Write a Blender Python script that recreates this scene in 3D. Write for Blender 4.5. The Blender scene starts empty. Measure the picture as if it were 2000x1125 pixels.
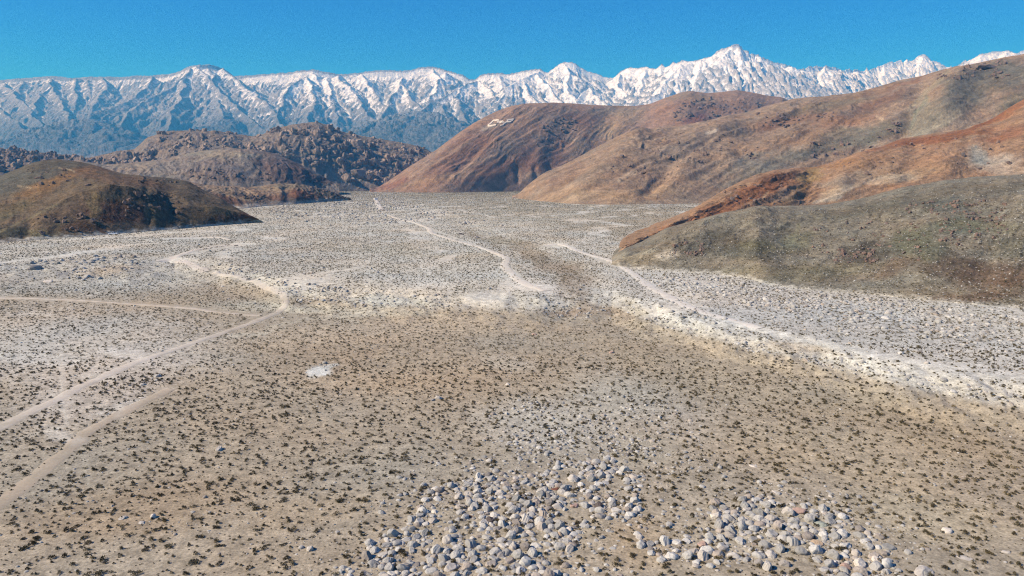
import bpy, math, random
import numpy as np
from mathutils import Vector

S = bpy.context.scene
R = math.radians
random.seed(7)
RS = np.random.RandomState(11)

# ------------------------------------------------------------------ camera
H, F, PITCH = 38.0, 1428.0, R(8.4)
cam = bpy.data.cameras.new('camera')
cam.sensor_width = 36.0
cam.lens = 36.0 * F / 2000.0
cam.clip_start = 1.0
cam.clip_end = 80000.0
camo = bpy.data.objects.new('camera', cam)
S.collection.objects.link(camo)
camo.location = (0, 0, H)
camo.rotation_euler = (math.pi / 2 - PITCH, 0, 0)
S.camera = camo

# ------------------------------------------------------------------ light
SUN_EL, SUN_AZ = R(38), R(-104)          # azimuth from +Y (view direction), negative = to the left
world = bpy.data.worlds.new('World')
S.world = world
world.use_nodes = True
wn, wl = world.node_tree.nodes, world.node_tree.links
bg = wn['Background']
sky = wn.new('ShaderNodeTexSky')
sky.sky_type = 'NISHITA'
sky.sun_disc = False
sky.sun_elevation = SUN_EL
sky.sun_rotation = SUN_AZ
sky.altitude = 1500
sky.air_density = 1.0
sky.dust_density = 0.2
sky.ozone_density = 3.0
hsv = wn.new('ShaderNodeHueSaturation')
hsv.inputs['Hue'].default_value = 0.531
hsv.inputs['Saturation'].default_value = 2.1
hsv.inputs['Value'].default_value = 1.32
wl.new(sky.outputs[0], hsv.inputs['Color'])
wl.new(hsv.outputs[0], bg.inputs['Color'])
bg.inputs['Strength'].default_value = 0.085
sun = bpy.data.lights.new('sun', 'SUN')
sun.energy = 5.0
sun.angle = R(0.5)
sun.color = (1.0, 0.975, 0.94)
suno = bpy.data.objects.new('sun', sun)
S.collection.objects.link(suno)
sd = Vector((math.sin(SUN_AZ) * math.cos(SUN_EL), math.cos(SUN_AZ) * math.cos(SUN_EL), math.sin(SUN_EL)))
suno.rotation_euler = (-sd).to_track_quat('-Z', 'Y').to_euler()
suno.location = (-300, 100, 300)
S.view_settings.view_transform = 'Standard'
S.view_settings.look = 'None'
S.view_settings.exposure = 0.48
S.view_settings.gamma = 1.0
S.render.engine = 'CYCLES'
S.cycles.max_bounces = 5
S.cycles.diffuse_bounces = 2
S.cycles.volume_bounces = 0
S.cycles.use_denoising = True
S.cycles.denoising_prefilter = 'NONE'
S.cycles.filter_width = 1.15
S.cycles.use_adaptive_sampling = True
S.cycles.adaptive_threshold = 0.01

# ------------------------------------------------------------------ helpers
cP, sP = math.cos(PITCH), math.sin(PITCH)


def srgb(c):
    c = np.asarray(c, float) / 255.0
    return np.where(c <= 0.04045, c / 12.92, ((c + 0.055) / 1.055) ** 2.4)


def project(x, y, z):
    zc = y * cP - (z - H) * sP
    zc = np.maximum(zc, 0.5)
    return 1000 + F * x / zc, 562.5 - F * (y * sP + (z - H) * cP) / zc


def unproj_y(px, py, y):
    """point at forward distance y seen at pixel px, py"""
    a, b = (np.asarray(px, float) - 1000) / F, (562.5 - np.asarray(py, float)) / F
    s = y / (cP + b * sP)
    return a * s, y + 0 * s, H + s * (-sP + b * cP)


def unproj_z(px, py, z):
    a, b = (np.asarray(px, float) - 1000) / F, (562.5 - np.asarray(py, float)) / F
    dz = np.minimum(-sP + b * cP, -1e-3)
    s = (z - H) / dz
    return a * s, s * (cP + b * sP)


_P = RS.permutation(4096)


def _h(ix, iy, k):
    return _P[(_P[(ix + k * 131) & 4095] + iy) & 4095]


def noise(x, y, k=0):
    ix, iy = np.floor(x).astype(np.int64), np.floor(y).astype(np.int64)
    fx, fy = x - ix, y - iy
    ux, uy = fx * fx * fx * (fx * (fx * 6 - 15) + 10), fy * fy * fy * (fy * (fy * 6 - 15) + 10)

    def g(a, b):
        h = _h(ix + a, iy + b, k) * (2 * math.pi / 4096)
        return np.cos(h) * (fx - a) + np.sin(h) * (fy - b)
    return 1.5 * ((g(0, 0) * (1 - ux) + g(1, 0) * ux) * (1 - uy) + (g(0, 1) * (1 - ux) + g(1, 1) * ux) * uy)


def fbm(x, y, o=4, k=0, gain=0.5):
    s, a, t = 0.0, 1.0, 0.0
    for i in range(o):
        s = s + a * noise(x * 2 ** i, y * 2 ** i, k + i)
        t += a
        a *= gain
    return s / t


def ridged(x, y, o=3, k=0, gain=0.55):
    s, a, t = 0.0, 1.0, 0.0
    for i in range(o):
        s = s + a * (1 - 2 * np.abs(noise(x * 2 ** i, y * 2 ** i, k + i)))
        t += a
        a *= gain
    return s / t


def sstep(a, b, x):
    t = np.clip((x - a) / (b - a), 0, 1)
    return t * t * (3 - 2 * t)


def curve(pts):
    xs, ys = [p[0] for p in pts], [p[1] for p in pts]
    return lambda x: np.interp(x, xs, ys)


def smooth1(v, sig):
    n = int(sig * 3)
    if n < 1:
        return v
    k = np.exp(-0.5 * (np.arange(-n, n + 1) / sig) ** 2)
    k /= k.sum()
    return np.convolve(np.pad(v, n, mode='edge'), k, mode='valid')


def seg_dist(px, py, line):
    """distance of points to a polyline"""
    d = np.full(np.shape(px), 1e9)
    for (x0, y0), (x1, y1) in zip(line[:-1], line[1:]):
        vx, vy = x1 - x0, y1 - y0
        t = np.clip(((px - x0) * vx + (py - y0) * vy) / (vx * vx + vy * vy + 1e-9), 0, 1)
        d = np.minimum(d, np.hypot(px - x0 - t * vx, py - y0 - t * vy))
    return d


def inside(px, py, poly):
    r = np.zeros(np.shape(px), bool)
    n = len(poly)
    for i in range(n):
        x0, y0 = poly[i]
        x1, y1 = poly[(i + 1) % n]
        if y0 == y1:
            continue
        c = ((y0 > py) != (y1 > py)) & (px < (x1 - x0) * (py - y0) / (y1 - y0) + x0)
        r ^= c
    return r


def tag(o, label=None, cat=None, group=None, kind=None):
    if label: o['label'] = label
    if cat: o['category'] = cat
    if group: o['group'] = group
    if kind: o['kind'] = kind
    return o


def mesh_np(name, co, faces, mat=None, smooth=True, col=None, link=True, parent=None):
    """faces: (n,3) or (n,4) int array"""
    me = bpy.data.meshes.new(name)
    co = np.asarray(co, np.float32)
    faces = np.asarray(faces, np.int32)
    n, k = faces.shape
    me.vertices.add(len(co))
    me.vertices.foreach_set('co', co.ravel())
    me.loops.add(n * k)
    me.loops.foreach_set('vertex_index', faces.ravel())
    me.polygons.add(n)
    me.polygons.foreach_set('loop_start', np.arange(0, n * k, k, dtype=np.int32))
    me.polygons.foreach_set('loop_total', np.full(n, k, np.int32))
    me.update(calc_edges=True)
    me.polygons.foreach_set('use_smooth', np.full(n, smooth, bool))
    if col is not None:
        at = me.color_attributes.new('Col', 'FLOAT_COLOR', 'POINT')
        c4 = np.ones((len(co), 4), np.float32)
        c4[:, :3] = np.clip(col, 0, 1)
        at.data.foreach_set('color', c4.ravel())
    if mat:
        me.materials.append(mat)
    o = bpy.data.objects.new(name, me)
    if link:
        S.collection.objects.link(o)
    if parent:
        o.parent = parent
    return o


def grid_faces(nr, nc, wrap=False):
    r, c = np.meshgrid(np.arange(nr - 1), np.arange(nc if wrap else nc - 1), indexing='ij')
    c1 = (c + 1) % nc
    return np.stack([r * nc + c, r * nc + c1, (r + 1) * nc + c1, (r + 1) * nc + c], -1).reshape(-1, 4)


def blobs(px, py, base, lst, warp=1.0, k=50):
    """paint albedo patches: (cx, cy, rx, ry, angle_deg, rgb, strength)"""
    col = np.broadcast_to(srgb(base), px.shape + (3,)).copy()
    wx = px + warp * 26 * fbm(px / 60, py / 30, 4, k)
    wy = py + warp * 14 * fbm(px / 60, py / 30, 4, k + 9)
    edge = 0.25 * fbm(px / 9, py / 5, 3, k + 20)
    for cx, cy, rx, ry, ang, rgb, st in lst:
        a = R(ang)
        dx, dy = wx - cx, wy - cy
        u = (dx * math.cos(a) - dy * math.sin(a)) / rx
        v = (dx * math.sin(a) + dy * math.cos(a)) / ry
        d = np.sqrt(u * u + v * v) + edge
        m = (st * (1 - sstep(0.45, 1.15, d)))[..., None]
        col = col * (1 - m) + srgb(rgb) * m
    return col


def strokes(px, py, col, lst, k=80):
    """painted streaks: ([(px,py)..], half width px, rgb, strength)"""
    wx = px + 5 * fbm(px / 30, py / 15, 3, k)
    wy = py + 3 * fbm(px / 30, py / 15, 3, k + 5)
    for line, w, rgb, st in lst:
        m = (st * (1 - sstep(0.4 * w, 1.3 * w, seg_dist(wx, wy, line))))[..., None]
        col = col * (1 - m) + srgb(rgb) * m
    return col


# ------------------------------------------------------------------ materials
def nm(name):
    m = bpy.data.materials.new(name)
    m.use_nodes = True
    b = m.node_tree.nodes['Principled BSDF']
    b.inputs['Roughness'].default_value = 0.95
    b.inputs['Specular IOR Level'].default_value = 0.15
    return m, m.node_tree.nodes, m.node_tree.links, b


def mul(n, l, a, b, t='MULTIPLY', fac=1.0):
    x = n.new('ShaderNodeMix')
    x.data_type = 'RGBA'
    x.blend_type = t
    x.inputs['Factor'].default_value = fac
    l.new(a, x.inputs['A'])
    if hasattr(b, 'is_output'):
        l.new(b, x.inputs['B'])
    else:
        x.inputs['B'].default_value = b
    return x.outputs['Result']


def ramp(n, l, src, stops):
    r = n.new('ShaderNodeValToRGB')
    e = r.color_ramp.elements
    while len(e) < len(stops):
        e.new(0.5)
    for i, (p, c) in enumerate(stops):
        e[i].position = p
        e[i].color = tuple(c) + (1,) if len(c) == 3 else c
    l.new(src, r.inputs[0])
    return r.outputs[0]


def terrain_mat(name, speck, amp=0.35, bump=1.0, bscale=None, speck2=None):
    """albedo from the vertex paint, broken up by speckle of rocks and scrub at real size (metres)"""
    m, n, l, b = nm(name)
    at = n.new('ShaderNodeAttribute')
    at.attribute_name = 'Col'
    tc = n.new('ShaderNodeTexCoord')
    c = at.outputs['Color']
    for sc, a, rough in ((speck, amp * 1.15, 0.75), (speck * 5, amp * 0.85, 0.65)):
        t = n.new('ShaderNodeTexNoise')
        t.inputs['Scale'].default_value = 1.0 / sc
        t.inputs['Detail'].default_value = 5
        t.inputs['Roughness'].default_value = rough
        l.new(tc.outputs['Object'], t.inputs['Vector'])
        v = ramp(n, l, t.outputs['Fac'], [(0.3, (1 - a,) * 3), (0.5, (1.0,) * 3), (0.7, (1 + a * 0.7,) * 3)])
        mr = n.new('ShaderNodeMapRange')
        mr.inputs['From Min'].default_value = 0.3
        mr.inputs['From Max'].default_value = 0.7
        mr.inputs['To Min'].default_value = 1 - a
        mr.inputs['To Max'].default_value = 1 + a * 0.8
        l.new(t.outputs['Fac'], mr.inputs['Value'])
        vm = n.new('ShaderNodeVectorMath')
        vm.operation = 'SCALE'
        l.new(c, vm.inputs[0])
        l.new(mr.outputs[0], vm.inputs['Scale'])
        c = vm.outputs[0]
        n.remove(v.node)
    l.new(c, b.inputs['Base Color'])
    t = n.new('ShaderNodeTexNoise')
    t.inputs['Scale'].default_value = 1.0 / (bscale or speck * 1.5)
    t.inputs['Detail'].default_value = 6
    t.inputs['Roughness'].default_value = 0.7
    l.new(tc.outputs['Object'], t.inputs['Vector'])
    bp = n.new('ShaderNodeBump')
    bp.inputs['Strength'].default_value = 1.0
    bp.inputs['Distance'].default_value = bump * 1.5
    l.new(t.outputs['Fac'], bp.inputs['Height'])
    l.new(bp.outputs[0], b.inputs['Normal'])
    return m


# ------------------------------------------------------------------ ground height
SC = curve([(-3000, 700), (-1200, 640), (-400, 560), (0, 536), (100, 530), (250, 528), (340, 520), (420, 530), (500, 552), (560, 574), (700, 586),
            (850, 597), (1000, 604), (1090, 602), (1140, 596), (1195, 594), (1250, 612), (1330, 640), (1400, 658), (1480, 676), (1600, 698),
            (1720, 733), (1800, 755), (1900, 776), (2000, 792), (2300, 850), (2800, 930), (4000, 1050)])
WASH = [unproj_z(*p, 4.0) for p in [(1150, 606), (1130, 560), (1085, 520), (1030, 492), (960, 462), (920, 446), (870, 425), (820, 408)]]
STEP = 4.2


def gz(x, y):
    x, y = np.asarray(x, float), np.asarray(y, float)
    px, _ = project(x, y, np.full_like(x, 2.5))
    pys = SC(px) + 1.5 * noise(px / 45, 0 * px + 3.3, 3)
    _, ys = unproj_z(px, pys, 2.5)
    s = (y - ys)
    w = 7.0 + ys * (0.075 - 0.030 * sstep(1150, 1350, px))
    rag = 2.2 * fbm(x / 9, y / 9, 3, 30)
    up = sstep(-w, w, s + rag * w * 0.18)
    up = np.where(y < 5, 0.0, up)
    rill = up * (1 - up) * 4 * sstep(1150, 1300, px) * (0.5 * ridged(x / 6, y / 14, 3, 33) + 0.4 * fbm(x / 2.5, y / 2.5, 3, 35))
    d = seg_dist(x, y, WASH)
    wid = 12 + y * 0.01
    cut = 1 - sstep(0.25, 1.0, d / wid)
    z = STEP * up * (1 - 0.15 * cut) + rill
    z = z + 0.5 * fbm(x / 70, y / 70, 3, 5) + 0.16 * fbm(x / 9, y / 9, 3, 8)
    return z


def ground_at(px, py):
    px, py = np.asarray(px, float), np.asarray(py, float)
    z = np.full(px.shape, 3.0)
    for _ in range(12):
        x, y = unproj_z(px, py, z)
        z = 0.5 * z + 0.5 * gz(x, y)
    x, y = unproj_z(px, py, z)
    return x, y, gz(x, y)


# ------------------------------------------------------------------ ground paint
PALE, TAN, BROWN, GREY = (210, 201, 184), (193, 176, 150), (180, 163, 138), (200, 191, 178)
G_BLOBS = [
    # far plain
    (700, 400, 900, 40, 0, (196, 188, 172), .8), (1100, 410, 260, 35, 0, (188, 177, 155), .9), (1230, 440, 200, 30, -8, (182, 167, 142), .9),
    (900, 378, 260, 14, 0, (190, 180, 158), .9), (740, 369, 90, 9, 0, (200, 192, 174), .8), (600, 372, 120, 10, 0, (190, 178, 156), .8),
    (530, 405, 120, 14, -3, (196, 184, 164), .6),
    (1150, 470, 120, 20, 5, (205, 198, 184), .6), (1090, 480, 40, 9, 8, (226, 218, 200), .9), (1150, 455, 60, 9, 0, (214, 208, 194), .7),
    # grey fan on the left
    (300, 520, 500, 60, -5, (196, 189, 176), .8), (150, 680, 330, 90, 0, (204, 194, 180), .9), (180, 760, 190, 70, -18, (200, 188, 174), .8),
    (100, 705, 150, 12, 8, (212, 204, 192), .7), (250, 692, 70, 14, 12, (216, 208, 198), .8), (195, 735, 50, 10, 0, (214, 206, 194), .8),
    (230, 795, 60, 14, -20, (210, 202, 190), .7), (120, 850, 50, 14, 20, (206, 196, 182), .7), (60, 610, 60, 7, 0, (210, 200, 186), .7),
    (350, 508, 55, 9, -8, (222, 212, 196), .9), (475, 477, 34, 5, -4, (224, 215, 198), .9), (190, 487, 110, 5, -5, (210, 203, 190), .7),
    (230, 528, 70, 9, -8, (176, 150, 118), .5), (100, 535, 60, 10, -8, (170, 166, 160), .6), (300, 548, 120, 8, 3, (206, 196, 178), .6),
    (330, 630, 45, 8, 12, (212, 204, 192), .5), (720, 540, 200, 12, 3, (212, 204, 190), .6), (860, 555, 60, 10, 6, (224, 216, 202), .8),
    (760, 590, 120, 13, 2, (196, 198, 188), .8), (940, 585, 170, 22, 3, (206, 198, 182), .4), (650, 605, 260, 12, 2, (208, 196, 170), .8),
    (1045, 562, 60, 15, 10, (228, 219, 204), .95), (1010, 545, 18, 20, 20, (228, 219, 204), .9),
    (840, 515, 16, 6, 0, (222, 212, 196), .9), (800, 490, 200, 14, 4, (196, 186, 164), .6),
    # wash
    (1120, 550, 60, 40, 25, (162, 142, 116), 1), (1065, 510, 90, 22, 25, (166, 146, 120), .9), (960, 465, 70, 12, 15, (174, 158, 128), .7),
    (1040, 490, 40, 10, 10, (190, 174, 148), .7), (1110, 610, 60, 12, 2, (172, 146, 118), .8), (1180, 606, 70, 14, 20, (178, 156, 128), .8),
    (1235, 600, 40, 12, 20, (188, 172, 142), .8),
    # pale fan and scarp on the right
    (1500, 600, 420, 50, 7, (202, 196, 187), .9), (1800, 680, 420, 70, 8, (200, 194, 184), .9), (1320, 560, 70, 40, 25, (222, 214, 200), .9),
    (1290, 600, 60, 18, 15, (214, 208, 197), .6), (1420, 640, 90, 12, 14, (208, 202, 190), .5),
    (1560, 682, 110, 9, 9, (198, 178, 150), .8), (1650, 700, 60, 10, 12, (210, 198, 178), .8), (1700, 715, 80, 10, 12, (222, 214, 196), .8),
    (1870, 752, 110, 14, 10, (200, 187, 162), .8), (1980, 785, 80, 14, 10, (202, 192, 172), .8), (1950, 730, 160, 12, 8, (212, 205, 194), .8),
    # tan lower fan
    (700, 650, 330, 30, -5, (200, 178, 148), .7), (760, 720, 300, 50, 0, (188, 164, 132), .8), (620, 700, 120, 30, 0, (186, 160, 128), .6),
    (1300, 690, 240, 40, 10, (186, 166, 136), .8), (1500, 760, 300, 50, 10, (184, 166, 136), .8), (1800, 840, 260, 50, 12, (180, 158, 124), .7),
    (1640, 880, 300, 60, 8, (192, 174, 142), .6), (1170, 640, 140, 16, 3, (184, 160, 128), .6),
    (450, 900, 300, 90, -10, (184, 160, 128), .8), (250, 1000, 260, 60, -6, (176, 150, 116), .7), (600, 1000, 160, 40, -10, (186, 162, 128), .6),
    (1080, 830, 190, 60, 4, (198, 188, 170), .8), (1200, 770, 120, 50, 10, (194, 184, 164), .7), (1330, 830, 90, 60, 20, (190, 176, 156), .6),
    (1250, 880, 80, 40, 0, (188, 176, 152), .6), (990, 710, 60, 16, 10, (200, 188, 168), .6),
    (1000, 1040, 220, 80, 0, (186, 172, 144), .5), (1250, 1060, 80, 60, 30, (184, 160, 126), .8), (1500, 1040, 220, 60, 0, (190, 178, 152), .5),
    (1800, 1010, 200, 60, 10, (198, 182, 148), .5), (1750, 940, 120, 25, 10, (198, 176, 140), .5),
    # limestone-white diggings
    (621, 727, 30, 13, -18, (226, 224, 216), .95), (640, 716, 20, 6, -10, (210, 206, 196), .8),
]
G_STROKES = [
    ([(1200, 592), (1330, 640), (1480, 678), (1600, 698)], 9, (204, 197, 184), .3),
    ([(1600, 704), (1720, 735), (1850, 765), (2000, 792)], 12, (202, 195, 182), .3),
    ([(118, 690), (120, 780), (132, 830)], 4, (212, 202, 186), .7),
    ([(0, 495), (150, 489), (240, 482), (330, 468), (420, 464)], 3, (220, 211, 196), .6),
    ([(480, 480), (620, 488), (700, 492)], 2.0, (212, 202, 184), .5),
    ([(610, 455), (680, 460), (760, 462)], 2, (216, 206, 190), .6),
    ([(670, 424), (710, 418), (735, 412)], 2, (222, 212, 194), .6),
    ([(820, 520), (850, 545), (880, 560)], 7, (224, 216, 200), .6),
    ([(890, 410), (930, 416), (965, 424)], 2, (220, 212, 198), .7),
    ([(980, 441), (1040, 433)], 2, (222, 214, 198), .7),
    ([(1270, 402), (1350, 395), (1420, 388)], 4, (192, 188, 180), .7),
    ([(1400, 620), (1500, 648), (1700, 690), (1860, 720)], 6, (226, 220, 208), .5),
    ([(0, 640), (70, 652), (160, 690), (270, 694)], 3.5, (212, 202, 186), .6), ([(95, 694), (100, 760), (118, 800)], 3, (210, 200, 184), .6), ([(200, 560), (140, 600), (60, 612), (0, 640)], 3, (208, 198, 182), .5),
    ([(520, 640), (600, 622), (700, 614), (850, 606)], 4, (204, 192, 168), .5), ([(0, 870), (60, 850), (130, 832)], 3, (208, 198, 180), .5), ([(560, 598), (640, 612), (700, 630)], 3, (204, 194, 172), .4),
    ([(160, 870), (172, 950)], 5, (200, 184, 156), .5),
    ([(430, 660), (520, 650), (560, 640)], 4, (208, 196, 172), .5),
    ([(0, 690), (90, 694), (160, 700)], 4, (214, 206, 192), .5),
]


def channels(px, py, x, y):
    """braided sandy washes running down the fans towards the scarp"""
    wx, wy = x + 26 * fbm(x / 60, y / 60, 3, 64), y + 30 * fbm(x / 80, y / 80, 3, 66)
    q = ridged((wx - 0.25 * wy) / 62, wy / 240, 2, 68, 0.5)
    m = sstep(0.68, 0.90, q) * sstep(0.10, 0.5, 0.5 + fbm(x / 50, y / 90, 3, 70))
    return m * sstep(-2, 14, SC(px) - py) * sstep(376, 400, py) * (1 - 0.8 * ((px > 1000) & (px < 1180) & (py > 480)))


def ground_col(px, py, x, y):
    pys = SC(px)
    up = sstep(-14, 10, pys - py)[..., None]
    col = srgb(BROWN) * (1 - up) + srgb(PALE) * up
    base = blobs(px, py, (0, 0, 0), [], 0)
    wx = px + 30 * fbm(px / 70, py / 30, 4, 61)
    wy = py + 13 * fbm(px / 70, py / 30, 4, 71)
    edge = 0.35 * fbm(px / 16, py / 7, 4, 74)
    for cx, cy, rx, ry, ang, rgb, st in G_BLOBS:
        a = R(-ang)
        dx, dy = wx - cx, wy - cy
        u = (dx * math.cos(a) - dy * math.sin(a)) / rx
        v = (dx * math.sin(a) + dy * math.cos(a)) / ry
        m = (st * (1 - sstep(0.4, 1.2, np.sqrt(u * u + v * v) + edge)))[..., None]
        col = col * (1 - m) + srgb(rgb) * m
    col = strokes(px, py, col, G_STROKES)
    m = (0.85 * channels(px, py, x, y))[..., None]
    col = col * (1 - m) + srgb((220, 211, 196)) * m
    g = col.mean(-1, keepdims=True)
    col = (g + (col - g) * 0.74) * 1.03
    v = 1 + 0.10 * fbm(x / 25, y / 25, 4, 90) + 0.12 * fbm(x / 4, y / 4, 3, 95)
    t = 0.10 * fbm(x / 40, y / 40, 3, 99)
    return col * v[..., None] * np.stack([0.965 + t, 1 + 0 * t, 0.935 - t], -1) * GAIN


GAIN = 0.80

ths = np.concatenate([np.arange(-42, 42.001, 0.06), np.arange(45, 318, 3.0)])
rpy = np.concatenate([np.arange(1700, 1150, -8), np.arange(1150, 700, -2.6), np.arange(700, 374, -1.3)])
ra = (F * np.tan(np.arctan((562.5 - rpy) / F) * 0 + 1)) * 0
rr = (H - 3) / np.tan(PITCH - np.arctan((562.5 - rpy) / F))
rr = np.concatenate([[0.01, 8, 16], rr[rr > 18], [2700, 3400, 4500, 6500, 9500, 14000, 20000]])
TH, RR = np.meshgrid(np.radians(ths), rr)
gx, gy = RR * np.sin(TH), RR * np.cos(TH)
gzz = gz(gx, gy)
gpx, gpy = project(gx, gy, gzz)
behind = gy < 5
gpx = np.where(behind, 1000, np.clip(gpx, -800, 2800))
gpy = np.where(behind, 1300, np.clip(gpy, 300, 1300))
gcol = ground_col(gpx, gpy, gx, gy)
M_ground = terrain_mat('desert_soil', 0.35, 0.42, 0.07, 0.6)
ground = mesh_np('ground', np.stack([gx, gy, gzz], -1).reshape(-1, 3), grid_faces(len(rr), len(ths), True)[:, ::-1],
                 M_ground, True, gcol.reshape(-1, 3))
tag(ground, kind='structure')

# ------------------------------------------------------------------ dirt tracks (thin sheets draped on the ground)
M_track = terrain_mat('track_dust', 0.5, 0.12, 0.03, 0.5)


def track(name, pts, width, rgb, ruts=False):
    x, y, z = ground_at([p[0] for p in pts], [p[1] for p in pts])
    P = np.stack([x, y], -1)
    d = np.concatenate([[0], np.cumsum(np.hypot(*np.diff(P, axis=0).T))])
    n = max(8, int(d[-1] / 1.2))
    t = np.linspace(0, d[-1], n)
    X, Y = np.interp(t, d, P[:, 0]), np.interp(t, d, P[:, 1])
    sg = 5
    X, Y = smooth1(X, sg), smooth1(Y, sg)
    tx, ty = np.gradient(X), np.gradient(Y)
    L = np.hypot(tx, ty) + 1e-9
    nx, ny = -ty / L, tx / L
    w = width * (0.44 + 0.30 * fbm(t / 5, t * 0 + .5, 4, 40))
    w2 = width * (0.44 + 0.30 * fbm(t / 5, t * 0 + 9.5, 4, 44))
    ks = np.linspace(-1, 1, 9)
    rows = []
    for k in ks:
        ww = np.where(k < 0, w, w2) * k
        rows.append(np.stack([X + nx * ww, Y + ny * ww], -1))
    A = np.stack(rows)
    z = gz(A[..., 0], A[..., 1]) + 0.03 + 0.0005 * A[..., 1] - (0.10 + 0.0006 * A[..., 1]) * np.abs(ks)[:, None] ** 3
    px, py = project(A[..., 0], A[..., 1], z)
    under = ground_col(px, py, A[..., 0], A[..., 1])
    m = np.repeat((1 - np.abs(ks) ** 2.2)[:, None], n, 1)
    if ruts:
        m = m * (0.62 + 0.38 * (np.abs(np.abs(ks) - 0.5) < 0.2)[:, None])
    m = np.clip(m * (0.70 + 0.8 * fbm(A[..., 0] / 3, A[..., 1] / 3, 3, 48)), 0, 1)[..., None]
    c = under * (1 - m) + srgb(rgb) * GAIN * m
    o = mesh_np(name, np.concatenate([A, z[..., None]], -1).reshape(-1, 3), grid_faces(len(ks), n), M_track, True, c.reshape(-1, 3))
    tag(o, kind='structure')


TR = (208, 199, 184)
track('dirt_road', [(-120, 895), (-20, 845), (60, 803), (120, 775), (200, 735), (280, 701), (350, 680), (430, 652), (500, 628), (545, 609), (562, 597), (563, 585), (545, 570), (505, 555), (480, 545), (445, 538), (415, 531)], 3.6, TR, True)
track('dirt_track', [(525, 617), (480, 616), (440, 612), (360, 600), (270, 595), (180, 588), (90, 584), (0, 582), (-120, 580)], 3.0, (216, 205, 188), True)
track('dirt_track', [(-120, 1060), (0, 985), (60, 942), (105, 905), (135, 872), (165, 845), (210, 818), (300, 776), (345, 752)], 3.6, (186, 171, 148), True)
track('dirt_track', [(733, 388), (738, 398), (745, 410)], 9, (222, 214, 200))
track('dirt_track', [(758, 420), (780, 428), (815, 436), (838, 446), (843, 456), (870, 464), (900, 473), (935, 482), (975, 496), (992, 506), (985, 516), (992, 530), (1015, 548), (1040, 562), (1078, 572)], 5.0, (224, 214, 196), True)
track('dirt_track', [(1058, 482), (1090, 476), (1110, 481), (1130, 492), (1160, 500), (1185, 506), (1215, 520), (1240, 536), (1262, 555), (1280, 567), (1305, 578), (1322, 590), (1360, 606), (1420, 622), (1500, 645)], 4.6, (228, 220, 206), True)
track('dirt_track', [(300, 512), (340, 506), (352, 498), (385, 487), (430, 480), (480, 477)], 5, (220, 210, 194))
track('dirt_track', [(345, 507), (375, 516), (395, 526), (410, 531)], 6, (218, 208, 192))
track('dirt_track', [(320, 466), (400, 463), (435, 464), (452, 470)], 4, (218, 208, 192))

# ------------------------------------------------------------------ hills: lofted from the valley floor over their crest
class Hill:
    pass


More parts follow.
